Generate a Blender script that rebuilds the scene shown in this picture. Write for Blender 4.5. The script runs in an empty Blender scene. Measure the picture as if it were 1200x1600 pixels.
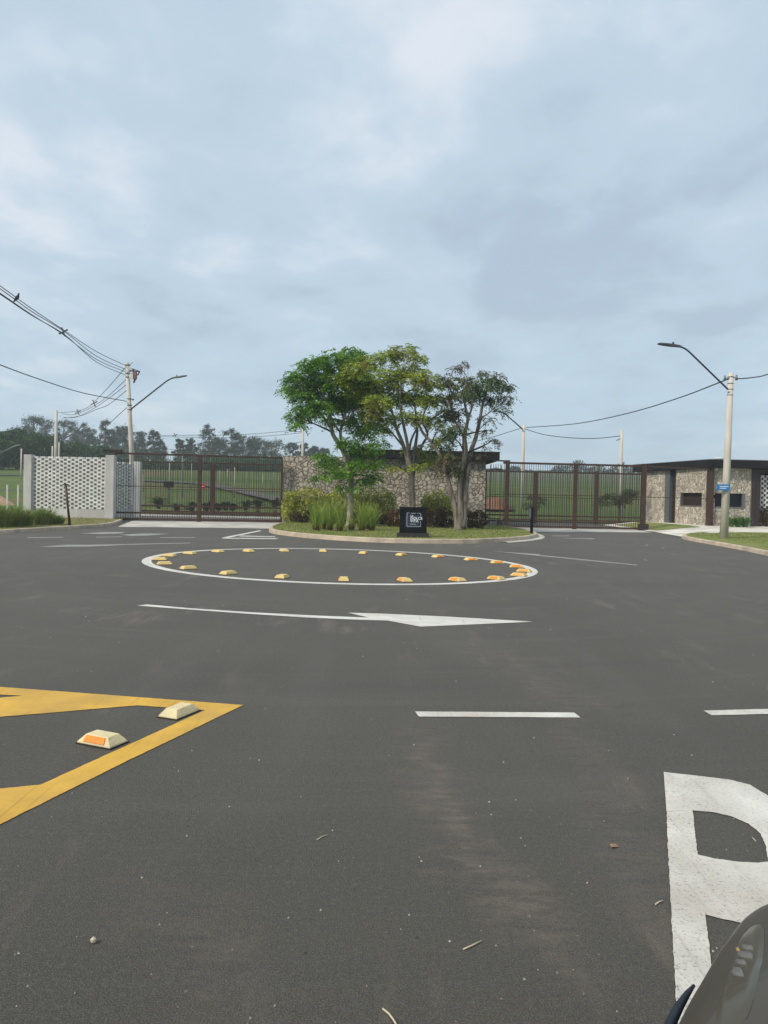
import bpy, bmesh, math, random
import numpy as np
from mathutils import Vector, Matrix
random.seed(7); rng = np.random.default_rng(7)
S = bpy.context.scene
R = math.radians

# ------------------------------------------------------------------ camera
FPX, CAMH = 1200.0, 1.5
TH = math.atan(24.7/1200); RHO = math.atan(.021)
cf = Vector((0, math.cos(TH), -math.sin(TH))); cu = Vector((0, math.sin(TH), math.cos(TH))); cr0 = Vector((1, 0, 0))
cr = math.cos(RHO)*cr0 + math.sin(RHO)*cu
cd = math.sin(RHO)*cr0 - math.cos(RHO)*cu
cam_d = bpy.data.cameras.new('camera'); cam = bpy.data.objects.new('camera', cam_d)
S.collection.objects.link(cam)
cam.matrix_world = Matrix(((cr.x, -cd.x, -cf.x, 0), (cr.y, -cd.y, -cf.y, 0), (cr.z, -cd.z, -cf.z, CAMH), (0, 0, 0, 1)))
cam_d.sensor_fit = 'VERTICAL'; cam_d.sensor_height = 24; cam_d.lens = 24*FPX/1600
cam_d.clip_start = .05; cam_d.clip_end = 3000
S.camera = cam

def ray(px, py): return cf + (px-600)/FPX*cr + (py-800)/FPX*cd
def G(px, py, z=0.0):            # ground point seen at a pixel of the 1200x1600 photograph
    v = ray(px, py); t = (z-CAMH)/v.z
    return Vector((v.x*t, v.y*t, z))
def AT(px, py, Y):               # point at distance Y
    v = ray(px, py); t = Y/v.y
    return Vector((v.x*t, Y, CAMH+v.z*t))
def WP(px, py, a, b):            # (distance along the wall a->b, height) seen at a pixel
    v = ray(px, py); d = (Vector(b)-Vector(a)); L = math.hypot(d.x, d.y); ux, uy = d.x/L, d.y/L
    det = -v.x*uy + v.y*ux
    t = (-a[0]*uy + a[1]*ux)/det
    s = (v.x*t-a[0])*ux + (v.y*t-a[1])*uy
    return s, CAMH+v.z*t

# ------------------------------------------------------------------ world, sun, exposure
SUN_EL, SUN_AZ = 42, 232          # azimuth clockwise from +Y: behind the camera on the left
W = bpy.data.worlds.new('World'); S.world = W; W.use_nodes = True
nt = W.node_tree; N = nt.nodes; L = nt.links; N.clear()
def wn(t, **k):
    n = N.new(t)
    for a, b in k.items(): setattr(n, a, b)
    return n
out = wn('ShaderNodeOutputWorld'); mixs = wn('ShaderNodeMixShader')
sky = wn('ShaderNodeTexSky', sky_type='NISHITA', sun_disc=False); sky.sun_elevation = R(SUN_EL); sky.sun_rotation = R(SUN_AZ)
sky.air_density = 1.2; sky.dust_density = 1.2
bg1 = wn('ShaderNodeBackground'); bg1.inputs[1].default_value = .1
bg2 = wn('ShaderNodeBackground'); bg2.inputs[1].default_value = 1.0
tc = wn('ShaderNodeTexCoord'); sep = wn('ShaderNodeSeparateXYZ'); L.new(tc.outputs['Generated'], sep.inputs[0])
def wm(op, a, b=None, c=None, clamp=False):
    n = wn('ShaderNodeMath', operation=op, use_clamp=clamp)
    for i, x in enumerate((a, b, c)):
        if x is None: continue
        if isinstance(x, (int, float)): n.inputs[i].default_value = x
        else: L.new(x, n.inputs[i])
    return n.outputs[0]
zz = wm('MAXIMUM', wm('ADD', sep.outputs[2], .16), .02)
cmb = wn('ShaderNodeCombineXYZ')
L.new(wm('DIVIDE', sep.outputs[0], zz), cmb.inputs[0]); L.new(wm('DIVIDE', sep.outputs[1], zz), cmb.inputs[1])
def wnoise(scale, det, rough, dist, off):
    mp = wn('ShaderNodeMapping'); mp.inputs['Location'].default_value = off; mp.inputs['Rotation'].default_value = (0, 0, .35)
    mp.inputs['Scale'].default_value = (1, .85, 1)
    L.new(cmb.outputs[0], mp.inputs[0])
    n = wn('ShaderNodeTexNoise'); L.new(mp.outputs[0], n.inputs['Vector'])
    n.inputs['Scale'].default_value = scale; n.inputs['Detail'].default_value = det
    n.inputs['Roughness'].default_value = rough; n.inputs['Distortion'].default_value = dist
    return n.outputs[0]
n1 = wnoise(1.25, 7, .52, .3, (16.9, 15.2, 8.4)); n2 = wnoise(3.6, 6, .55, .2, (5.2, 10.2, 8.1)); n3 = wnoise(.5, 3, .5, 0, (15.7, 6.1, 9.5))
cl = wm('ADD', wm('MULTIPLY', n1, .48), wm('ADD', wm('MULTIPLY', n2, .31), wm('MULTIPLY', n3, .21)))
ramp = wn('ShaderNodeValToRGB'); L.new(cl, ramp.inputs[0])
cr_ = ramp.color_ramp; cr_.interpolation = 'EASE'
cr_.elements[0].position = .40; cr_.elements[0].color = (.415, .512, .615, 1)
cr_.elements[1].position = .65; cr_.elements[1].color = (.70, .755, .825, 1)
e = cr_.elements.new(.50); e.color = (.485, .605, .712, 1)
hz = wm('SUBTRACT', 1.0, wm('MULTIPLY', sep.outputs[2], 3.2), clamp=True)
hz = wm('MULTIPLY', wm('MULTIPLY', hz, hz), .75)
mixc = wn('ShaderNodeMix', data_type='RGBA'); L.new(hz, mixc.inputs[0]); L.new(ramp.outputs[0], mixc.inputs[6]); mixc.inputs[7].default_value = (.465, .615, .715, 1)
L.new(mixc.outputs[2], bg2.inputs[0]); L.new(sky.outputs[0], bg1.inputs[0])
mixs.inputs[0].default_value = .93
L.new(bg1.outputs[0], mixs.inputs[1]); L.new(bg2.outputs[0], mixs.inputs[2]); L.new(mixs.outputs[0], out.inputs[0])

sd = bpy.data.lights.new('sun', 'SUN'); sd.energy = 3.0; sd.angle = R(8); sd.color = (1, .90, .76)
so = bpy.data.objects.new('sun', sd); S.collection.objects.link(so)
sdir = Vector((math.sin(R(SUN_AZ))*math.cos(R(SUN_EL)), math.cos(R(SUN_AZ))*math.cos(R(SUN_EL)), math.sin(R(SUN_EL))))
so.rotation_euler = sdir.to_track_quat('Z', 'Y').to_euler(); so.location = (-20, -20, 40)
S.view_settings.view_transform = 'Standard'; S.view_settings.look = 'None'; S.view_settings.exposure = .18; S.view_settings.gamma = 1
S.render.resolution_x = 768; S.render.resolution_y = 1024
S.render.engine = 'CYCLES'

# ------------------------------------------------------------------ materials
def mat(name, col, rough=.8, metal=0, spec=.3, var=0, vscale=4, col2=None, bump=0, bscale=30, island=0, transl=0, emit=None, coord='Object', stretch=(1, 1, 1), vdet=5, lo=.35, hi=.65, coat=0):
    m = bpy.data.materials.new(name); m.use_nodes = True; t = m.node_tree; n = t.nodes; l = t.links
    p = n['Principled BSDF']; p.inputs['Roughness'].default_value = rough; p.inputs['Metallic'].default_value = metal
    p.inputs['Specular IOR Level'].default_value = spec
    if coat: p.inputs['Coat Weight'].default_value = coat; p.inputs['Coat Roughness'].default_value = .06
    c = (*col, 1)
    base = None
    t_c = n.new('ShaderNodeTexCoord'); mp = n.new('ShaderNodeMapping'); mp.inputs['Scale'].default_value = stretch
    l.new(t_c.outputs[coord], mp.inputs[0])
    if col2 is None and var: col2 = tuple(x*(1-var) for x in col)
    if col2 is not None:
        no = n.new('ShaderNodeTexNoise'); no.inputs['Scale'].default_value = vscale; no.inputs['Detail'].default_value = vdet
        l.new(mp.outputs[0], no.inputs['Vector'])
        mr = n.new('ShaderNodeMapRange'); mr.inputs[1].default_value = lo; mr.inputs[2].default_value = hi; l.new(no.outputs[0], mr.inputs[0])
        mx = n.new('ShaderNodeMix'); mx.data_type = 'RGBA'; mx.inputs[6].default_value = c; mx.inputs[7].default_value = (*col2, 1)
        l.new(mr.outputs[0], mx.inputs[0]); base = mx.outputs[2]
    if island:
        g = n.new('ShaderNodeNewGeometry'); mr = n.new('ShaderNodeMapRange'); mr.inputs[3].default_value = 1-island; mr.inputs[4].default_value = 1+island
        l.new(g.outputs['Random Per Island'], mr.inputs[0])
        vm = n.new('ShaderNodeVectorMath'); vm.operation = 'SCALE'
        if base: l.new(base, vm.inputs[0])
        else: vm.inputs[0].default_value = col
        l.new(mr.outputs[0], vm.inputs['Scale']); base = vm.outputs[0]
    if base: l.new(base, p.inputs['Base Color'])
    else: p.inputs['Base Color'].default_value = c
    if bump:
        no = n.new('ShaderNodeTexNoise'); no.inputs['Scale'].default_value = bscale; no.inputs['Detail'].default_value = 6
        l.new(mp.outputs[0], no.inputs['Vector'])
        b = n.new('ShaderNodeBump'); b.inputs['Strength'].default_value = bump; b.inputs['Distance'].default_value = .02
        l.new(no.outputs[0], b.inputs['Height']); l.new(b.outputs[0], p.inputs['Normal'])
    if transl:
        tr = n.new('ShaderNodeBsdfTranslucent'); ms = n.new('ShaderNodeMixShader'); ms.inputs[0].default_value = transl
        if base: l.new(base, tr.inputs[0])
        else: tr.inputs[0].default_value = c
        l.new(p.outputs[0], ms.inputs[1]); l.new(tr.outputs[0], ms.inputs[2]); l.new(ms.outputs[0], n['Material Output'].inputs[0])
    if emit: p.inputs['Emission Color'].default_value = (*emit[:3], 1); p.inputs['Emission Strength'].default_value = emit[3]
    return m

def nodes(name):
    m = bpy.data.materials.new(name); m.use_nodes = True; return m, m.node_tree.nodes, m.node_tree.links, m.node_tree.nodes['Principled BSDF']
def _noise(n, l, vec, scale, det=5, rough=.5, dist=0):
    a = n.new('ShaderNodeTexNoise'); a.inputs['Scale'].default_value = scale; a.inputs['Detail'].default_value = det
    a.inputs['Roughness'].default_value = rough; a.inputs['Distortion'].default_value = dist
    if vec is not None: l.new(vec, a.inputs['Vector'])
    return a.outputs[0]
def _map(n, l, vec, scale=(1, 1, 1), loc=(0, 0, 0), rot=(0, 0, 0)):
    a = n.new('ShaderNodeMapping'); a.inputs['Scale'].default_value = scale; a.inputs['Location'].default_value = loc; a.inputs['Rotation'].default_value = rot
    l.new(vec, a.inputs[0]); return a.outputs[0]
def _rng(n, l, v, a, b, c=0, d=1):
    m = n.new('ShaderNodeMapRange'); m.inputs[1].default_value = a; m.inputs[2].default_value = b; m.inputs[3].default_value = c; m.inputs[4].default_value = d
    l.new(v, m.inputs[0]); return m.outputs[0]
def _mix(n, l, f, a, b):
    m = n.new('ShaderNodeMix'); m.data_type = 'RGBA'
    for i, x in ((0, f), (6, a), (7, b)):
        if isinstance(x, tuple): m.inputs[i].default_value = (*x, 1)
        elif isinstance(x, float): m.inputs[i].default_value = x
        else: l.new(x, m.inputs[i])
    return m.outputs[2]
def _mul(n, l, a, b):
    m = n.new('ShaderNodeMath'); m.operation = 'MULTIPLY'
    for i, x in enumerate((a, b)):
        if isinstance(x, float): m.inputs[i].default_value = x
        else: l.new(x, m.inputs[i])
    return m.outputs[0]

def asphalt_mat():
    m, n, l, p = nodes('asphalt'); tc = n.new('ShaderNodeTexCoord'); v = tc.outputs['Object']
    big = _rng(n, l, _noise(n, l, v, .35, 5, .55), .35, .68)
    c = _mix(n, l, big, (.0665, .0600, .0465), (.093, .0840, .0665))
    # worn curved wheel paths
    pth = _rng(n, l, _noise(n, l, _map(n, l, v, (1.3, .12, 1), rot=(0, 0, .25)), 1.0, 3, .5), .55, .75)
    c = _mix(n, l, _mul(n, l, pth, .35), c, (.125, .118, .105))
    drk = _rng(n, l, _noise(n, l, _map(n, l, v, (.25, 1.1, 1), (5, 3, 0)), .8, 3, .5), .56, .72)
    c = _mix(n, l, _mul(n, l, drk, .3), c, (.062, .060, .058))
    # tan dust streaks
    du = _rng(n, l, _noise(n, l, _map(n, l, v, (2.2, .5, 1), (2, 8, 0), (0, 0, .2)), 1.3, 6, .66), .54, .72)
    dub = _rng(n, l, _noise(n, l, _map(n, l, v, (1, 1, 1), (12, 3, 0)), .45, 2, .5), .47, .62)
    c = _mix(n, l, _mul(n, l, _mul(n, l, du, dub), .8), c, (.215, .165, .13))
    # dust carried along two turning tracks, broken up by a streaky noise
    sx_ = n.new('ShaderNodeSeparateXYZ'); l.new(v, sx_.inputs[0])
    def mth(op, a, b_=None, cl=False):
        k_ = n.new('ShaderNodeMath'); k_.operation = op; k_.use_clamp = cl
        for i, x in enumerate((a, b_)):
            if x is None: continue
            if isinstance(x, (int, float)): k_.inputs[i].default_value = x
            else: l.new(x, k_.inputs[i])
        return k_.outputs[0]
    strk = _rng(n, l, _noise(n, l, _map(n, l, v, (2.6, 9, 1), rot=(0, 0, .1)), 1.6, 6, .7), .40, .66)
    for pts, wid, amt, lo_, hi_ in (([(652, 1135), (672, 1200), (700, 1265), (735, 1340), (760, 1375), (800, 1425), (880, 1510)], .20, .62, 2.2, 5.4), ([(860, 1095), (900, 1150), (930, 1195), (955, 1300), (990, 1380), (1015, 1420)], .22, .30, 2.6, 8.0), ([(560, 1000), (600, 940), (690, 1010), (840, 1020), (930, 1060)], .5, .22, 5.0, 9.0), ([(200, 1325), (265, 1355), (300, 1450), (290, 1560), (430, 1590)], .35, .35, 2.0, 3.4)):
        gp_ = np.array([tuple(G(*q))[:2] for q in pts]); k0 = np.polyfit(gp_[:, 1], gp_[:, 0], 2 if len(pts) > 5 else 1)
        if len(k0) == 2: k0 = np.r_[0, k0]
        x0 = mth('ADD', mth('MULTIPLY', mth('ADD', mth('MULTIPLY', sx_.outputs[1], float(k0[0])), float(k0[1])), sx_.outputs[1]), float(k0[2]))
        wob = mth('MULTIPLY', mth('SUBTRACT', _noise(n, l, v, 2.6, 8, .7), .5), .9)
        dst = mth('ABSOLUTE', mth('ADD', mth('SUBTRACT', sx_.outputs[0], x0), wob))
        mk = mth('MULTIPLY', _rng(n, l, dst, wid, 0), mth('MULTIPLY', _rng(n, l, sx_.outputs[1], hi_, hi_-1.2), _rng(n, l, sx_.outputs[1], lo_, lo_+.5)))
        c = _mix(n, l, mth('MULTIPLY', mth('MULTIPLY', mk, strk), amt*1.45, True), c, (.225, .175, .14))
    # paving joints and turning arcs of tyres round the circle
    rr = mth('SQRT', mth('ADD', mth('POWER', mth('ADD', sx_.outputs[0], 1.0), 2), mth('POWER', mth('SUBTRACT', sx_.outputs[1], 17.1), 2)))
    cx_ = n.new('ShaderNodeCombineXYZ'); l.new(mth('MULTIPLY', rr, 2.1), cx_.inputs[0]); l.new(mth('MULTIPLY', mth('ARCTAN2', mth('SUBTRACT', sx_.outputs[1], 17.1), mth('ADD', sx_.outputs[0], 1.0)), 1.6), cx_.inputs[1])
    arc = _rng(n, l, _noise(n, l, cx_.outputs[0], 1.5, 5, .6), .54, .72)
    c = _mix(n, l, mth('MULTIPLY', arc, .35), c, (.135, .124, .108))
    arc2 = _rng(n, l, _noise(n, l, cx_.outputs[0], 1.1, 4, .6), .47, .32)
    c = _mix(n, l, mth('MULTIPLY', arc2, .3), c, (.058, .055, .052))
    # aggregate speckle at several sizes
    g1 = _noise(n, l, v, 190, 3, .7)
    c = _mix(n, l, _rng(n, l, g1, .50, .66), c, (.170, .160, .140))
    c = _mix(n, l, _rng(n, l, g1, .47, .30), c, (.035, .034, .034))
    g3 = _noise(n, l, v, 42, 4, .7); c = _mix(n, l, _mul(n, l, _rng(n, l, g3, .52, .70), .6), c, (.145, .136, .118))
    c = _mix(n, l, _mul(n, l, _rng(n, l, g3, .46, .3), .5), c, (.05, .049, .048))
    vo = n.new('ShaderNodeTexVoronoi'); vo.inputs['Scale'].default_value = 9; l.new(v, vo.inputs['Vector'])
    sp = _rng(n, l, vo.outputs['Distance'], .055, .025)
    c = _mix(n, l, _mul(n, l, sp, .45), c, (.36, .34, .31))
    vk = n.new('ShaderNodeTexVoronoi'); vk.inputs['Scale'].default_value = 6; l.new(v, vk.inputs['Vector'])
    c = _mix(n, l, _mul(n, l, _rng(n, l, vk.outputs['Distance'], .05, .03), .8), c, (.022, .022, .022))
    l.new(c, p.inputs['Base Color']); p.inputs['Roughness'].default_value = .80; p.inputs['Specular IOR Level'].default_value = .45
    b = n.new('ShaderNodeBump'); b.inputs['Strength'].default_value = .9; b.inputs['Distance'].default_value = .014
    l.new(_noise(n, l, v, 110, 5, .75), b.inputs['Height']); l.new(b.outputs[0], p.inputs['Normal'])
    return m
def paint_mat(name, col, dirt, wear=.56):
    m, n, l, p = nodes(name); v = n.new('ShaderNodeTexCoord').outputs['Object']
    c = _mix(n, l, _rng(n, l, _noise(n, l, v, 2.5, 6, .6), .38, .68), col, tuple(x*.78 for x in col))
    c = _mix(n, l, _mul(n, l, _rng(n, l, _noise(n, l, v, 1.1, 5, .6), .45, .72), .8), c, dirt)
    sc = _rng(n, l, _noise(n, l, _map(n, l, v, (14, 1.2, 1), rot=(0, 0, .75)), 1.5, 5, .6), .60, .78)
    c = _mix(n, l, _mul(n, l, sc, .6), c, dirt)
    tl = _rng(n, l, _noise(n, l, _map(n, l, v, (26, .8, 1), rot=(0, 0, .85)), 1.0, 4, .55), .60, .70)
    c = _mix(n, l, _mul(n, l, tl, .42), c, tuple(x*.42 for x in col))
    ch = _rng(n, l, _noise(n, l, v, 75, 5, .8), wear-.02, wear+.1)
    c = _mix(n, l, _mul(n, l, ch, _rng(n, l, _noise(n, l, v, 1.8, 3), .35, .65, .25, 1.0)), c, (.09, .085, .08))
    l.new(c, p.inputs['Base Color']); p.inputs['Roughness'].default_value = .7
    b = n.new('ShaderNodeBump'); b.inputs['Strength'].default_value = .4; b.inputs['Distance'].default_value = .006
    l.new(_noise(n, l, v, 110, 5, .75), b.inputs['Height']); l.new(b.outputs[0], p.inputs['Normal'])
    return m
def stone_mat(name, scale, cols, mortar, squash=(1, 1, 1), mw=.07, bump=.9):
    m, n, l, p = nodes(name); v = n.new('ShaderNodeTexCoord').outputs['Object']
    wob = n.new('ShaderNodeTexNoise'); wob.inputs['Scale'].default_value = 5; wob.inputs['Detail'].default_value = 2; l.new(v, wob.inputs['Vector'])
    av = n.new('ShaderNodeVectorMath'); av.operation = 'MULTIPLY_ADD'; l.new(wob.outputs['Color'], av.inputs[0]); av.inputs[1].default_value = (.10,)*3; l.new(v, av.inputs[2])
    vv = _map(n, l, av.outputs[0], squash)
    a = n.new('ShaderNodeTexVoronoi'); a.inputs['Scale'].default_value = scale; l.new(vv, a.inputs['Vector'])
    d = n.new('ShaderNodeTexVoronoi'); d.feature = 'DISTANCE_TO_EDGE'; d.inputs['Scale'].default_value = scale; l.new(vv, d.inputs['Vector'])
    sp = n.new('ShaderNodeSeparateColor'); l.new(a.outputs['Color'], sp.inputs[0])
    c = _mix(n, l, sp.outputs[0], cols[0], cols[1]); c = _mix(n, l, _rng(n, l, sp.outputs[1], .55, 1), c, cols[2])
    c = _mix(n, l, _mul(n, l, _rng(n, l, _noise(n, l, v, 14, 6, .65), .4, .7), .5), c, tuple(x*.55 for x in cols[0]))
    e = _rng(n, l, d.outputs['Distance'], mw*.35, mw)
    c = _mix(n, l, e, mortar, c)
    l.new(c, p.inputs['Base Color']); p.inputs['Roughness'].default_value = .9; p.inputs['Specular IOR Level'].default_value = .15
    ad = n.new('ShaderNodeMath'); ad.operation = 'MULTIPLY_ADD'; l.new(_noise(n, l, v, 12, 6, .6), ad.inputs[0]); ad.inputs[1].default_value = .5
    l.new(_rng(n, l, d.outputs['Distance'], 0, mw*2.2), ad.inputs[2])
    b = n.new('ShaderNodeBump'); b.inputs['Strength'].default_value = bump; b.inputs['Distance'].default_value = .06
    l.new(ad.outputs[0], b.inputs['Height']); l.new(b.outputs[0], p.inputs['Normal'])
    return m
def ground_mat():
    m, n, l, p = nodes('far_grass'); v = n.new('ShaderNodeTexCoord').outputs['Object']
    c = _mix(n, l, _rng(n, l, _noise(n, l, v, .05, 6, .6), .38, .65), (.080, .120, .036), (.110, .148, .050))
    c = _mix(n, l, _rng(n, l, _noise(n, l, _map(n, l, v, (.4, 1, 1)), .25, 6, .65), .52, .7), c, (.19, .21, .075))
    c = _mix(n, l, _rng(n, l, _noise(n, l, _map(n, l, v, (.3, 1.6, 1), (4, 4, 0)), .04, 4, .6), .56, .62), c, (.055, .11, .03))
    c = _mix(n, l, _mul(n, l, _rng(n, l, _noise(n, l, v, 3, 6, .7), .4, .7), .6), c, (.055, .09, .02))
    sy = n.new('ShaderNodeSeparateXYZ'); l.new(v, sy.inputs[0])
    hazed_green = _mix(n, l, _rng(n, l, _noise(n, l, _map(n, l, v, (.2, 2.2, 1)), .12, 5, .6), .4, .62), (.088, .118, .070), (.125, .150, .085))
    c = _mix(n, l, _mul(n, l, _rng(n, l, sy.outputs[1], 105, 125), _rng(n, l, sy.outputs[0], 0, 10)), c, hazed_green)  # greyer green on the far right field: distance haze put into its colour
    bare = _rng(n, l, _noise(n, l, _map(n, l, v, (.5, 1, 1), (3, 1, 0)), .16, 6, .65), .55, .62)
    c = _mix(n, l, _mul(n, l, bare, .8), c, (.17, .115, .07))
    l.new(c, p.inputs['Base Color']); p.inputs['Roughness'].default_value = .95; p.inputs['Specular IOR Level'].default_value = .05
    return m

M = {}
M['asphalt'] = asphalt_mat()
M['white_paint'] = paint_mat('white_paint', (.70, .68, .62), (.42, .37, .31))
M['ring_paint'] = paint_mat('ring_paint', (.68, .66, .61), (.52, .47, .40), .62)
M['faded_paint'] = paint_mat('faded_paint', (.36, .35, .33), (.25, .23, .2), .5)
M['yellow_paint'] = paint_mat('yellow_paint', (.70, .41, .050), (.40, .25, .07), .6)
M['far_grass'] = ground_mat()
M['lawn'] = mat('lawn', (.15, .20, .045), .95, spec=.05, col2=(.24, .23, .10), vscale=1.6, vdet=8, bump=.8, bscale=40)
M['verge'] = mat('verge', (.16, .165, .05), .95, spec=.05, col2=(.26, .22, .12), vscale=1.2, vdet=8, bump=.8, bscale=40)
M['kerb'] = mat('kerb_concrete', (.56, .46, .345), .9, col2=(.36, .30, .235), vscale=2.2, vdet=8, bump=.4, bscale=25)
M['concrete'] = mat('pale_concrete', (.60, .57, .51), .9, col2=(.38, .355, .32), vscale=.9, vdet=8, bump=.2, bscale=20)
M['pavement'] = mat('pavement_concrete', (.74, .70, .62), .9, col2=(.48, .45, .40), vscale=.8, vdet=8)
M['pole_conc'] = mat('pole_concrete', (.62, .57, .50), .9, col2=(.48, .445, .40), vscale=1.5, vdet=8, stretch=(3, 3, .7), bump=.3, bscale=30)
M['post_conc'] = mat('weathered_post', (.33, .31, .27), .9, var=.3)
M['white_wall'] = mat('white_wall', (.56, .56, .545), .85, col2=(.40, .395, .38), vscale=1.2, vdet=8, stretch=(1, 1, .5))
M['cobogo'] = mat('white_brick', (.68, .68, .66), .85, col2=(.52, .51, .49), vscale=2.5, vdet=8, island=.08)
M['stone'] = stone_mat('rubble_stone', 4.6, ((.45, .405, .33), (.30, .265, .215), (.54, .49, .41)), (.15, .13, .105), mw=.05)
M['stone_small'] = stone_mat('guardhouse_stone', 5.2, ((.56, .50, .41), (.34, .30, .24), (.70, .645, .55)), (.20, .17, .135), squash=(1.15, 1.15, .85), mw=.05, bump=.7)
M['fascia'] = mat('charcoal_fascia', (.018, .017, .020), .7, spec=.12, var=.3, vscale=1)
M['dark_brown'] = mat('dark_brown_metal', (.070, .036, .025), .5, spec=.4, var=.4, vscale=6)
M['darker'] = mat('brown_black_metal', (.034, .022, .020), .5, spec=.4)
M['black'] = mat('black_paint', (.006, .007, .009), .6, spec=.15)
M['glass'] = mat('dark_glass', (.006, .007, .010), .15, spec=.25)
M['shutter'] = mat('brown_shutter', (.032, .022, .019), .6, spec=.15)
M['navy'] = mat('navy_panel', (.022, .026, .040), .5, spec=.2)
M['signwhite'] = mat('sign_white', (.85, .88, .92), .5)
M['signline'] = mat('sign_line', (.30, .34, .40), .5)
M['signgrey'] = mat('sign_grey', (.035, .045, .070), .5)
M['steel'] = mat('grey_steel', (.18, .19, .20), .45, metal=.6)
M['lampgrey'] = mat('lamp_grey', (.055, .065, .075), .5)
M['cable'] = mat('black_cable', (.030, .033, .036), .6)
M['blue_sign'] = mat('blue_plate', (.02, .22, .58), .5, var=.2, vscale=9)
M['white'] = mat('white_enamel', (.75, .75, .73), .5)
M['red_sign'] = mat('red_plate', (.55, .03, .02), .5)
M['bark'] = mat('grey_bark', (.25, .22, .18), .95, col2=(.09, .075, .06), vscale=4, vdet=8, stretch=(3, 3, .6), bump=.9, bscale=14)
M['bark_pale'] = mat('pale_bark', (.38, .36, .27), .95, col2=(.19, .17, .125), vscale=3.2, vdet=8, stretch=(3, 3, .6), bump=.9, bscale=14)
M['bark_dark'] = mat('dark_bark', (.085, .07, .055), .95, var=.4, vscale=5, bump=.6, bscale=14)
M['twig'] = mat('dark_twigs', (.06, .045, .035), .95)
M['leafA'] = mat('green_leaves', (.180, .370, .025), .5, spec=.35, col2=(.070, .180, .020), vscale=1.1, island=.45, transl=.38)
M['leafB'] = mat('olive_leaves', (.275, .360, .040), .6, spec=.25, col2=(.30, .19, .06), vscale=.8, lo=.50, hi=.78, island=.4, transl=.28)
M['leafC'] = mat('dark_leaves', (.085, .145, .045), .6, spec=.25, col2=(.17, .11, .07), vscale=.75, island=.4, transl=.22, lo=.43, hi=.64)
M['shrub'] = mat('yellow_green_leaves', (.42, .43, .075), .6, spec=.2, col2=(.20, .24, .045), vscale=1.8, island=.45, transl=.25)
M['shrub_brown'] = mat('bronze_leaves', (.075, .045, .022), .65, spec=.2, col2=(.045, .040, .018), vscale=2, island=.5, transl=.15)
M['shrub_rust'] = mat('rust_leaves', (.155, .070, .028), .65, spec=.2, col2=(.08, .045, .02), vscale=2, island=.5, transl=.15)
M['blade'] = mat('grass_blades', (.26, .37, .06), .6, spec=.2, col2=(.28, .36, .10), vscale=2, island=.35, transl=.25)
M['blade2'] = mat('verge_blades', (.20, .29, .06), .65, spec=.2, col2=(.22, .235, .09), vscale=2, island=.4, transl=.25)
M['agap'] = mat('strap_leaves', (.13, .25, .07), .5, spec=.3, island=.35, transl=.2)
M['cycad'] = mat('cycad_leaves', (.045, .085, .030), .5, spec=.3, island=.4, transl=.1)
M['far_leaf'] = mat('eucalyptus_leaves', (.088, .118, .072), .7, spec=.15, col2=(.050, .072, .046), vscale=.35, island=.4, transl=.15)  # paler greyed green, with distance haze put into the leaf colour
M['far_leaf2'] = mat('broad_leaves', (.055, .12, .030), .65, spec=.15, col2=(.028, .065, .020), vscale=.4, island=.4, transl=.15)
M['stud'] = mat('cream_stud', (.74, .62, .36), .75, col2=(.58, .49, .30), vscale=9, bump=.3, bscale=60)
M['stud_y'] = mat('yellow_stud', (.72, .54, .20), .75, col2=(.60, .45, .20), vscale=9, bump=.3, bscale=60)
M['orange'] = mat('orange_reflector', (.90, .26, .008), .25, spec=.6, var=.2, vscale=40)
M['tar'] = mat('dark_adhesive', (.035, .028, .022), .6)
M['earth'] = mat('red_earth', (.22, .11, .065), .95, col2=(.14, .075, .05), vscale=1, vdet=8, bump=1, bscale=5)
M['straw'] = mat('straw', (.55, .47, .33), .9)
M['pebble'] = mat('pebbles', (.42, .39, .35), .9, island=.5)
M['leafdry'] = mat('dry_leaf', (.27, .17, .10), .9)
M['paint_taupe'] = mat('taupe_car_paint', (.080, .069, .055), .36, metal=.3, spec=.35, coat=.2, var=.10, vscale=3)
M['tyre'] = mat('tyre_rubber', (.018, .018, .02), .8)
M['rim'] = mat('alloy', (.35, .35, .36), .35, metal=.8)
M['trim'] = mat('blue_black_trim', (.014, .020, .032), .5)
M['lens'] = mat('smoked_lens', (.080, .072, .056), .24, spec=.4, coat=.15, col2=(.062, .058, .042), vscale=14)
M['chrome'] = mat('lamp_module', (.14, .14, .135), .4)
M['amber'] = mat('amber_lens', (.34, .25, .10), .3)
M['bird'] = mat('dark_feathers', (.035, .033, .035), .8)
M['brownbox'] = mat('switchgear_brown', (.22, .12, .095), .6)
M['roof_white'] = mat('white_vent', (.7, .7, .7), .6)

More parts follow.
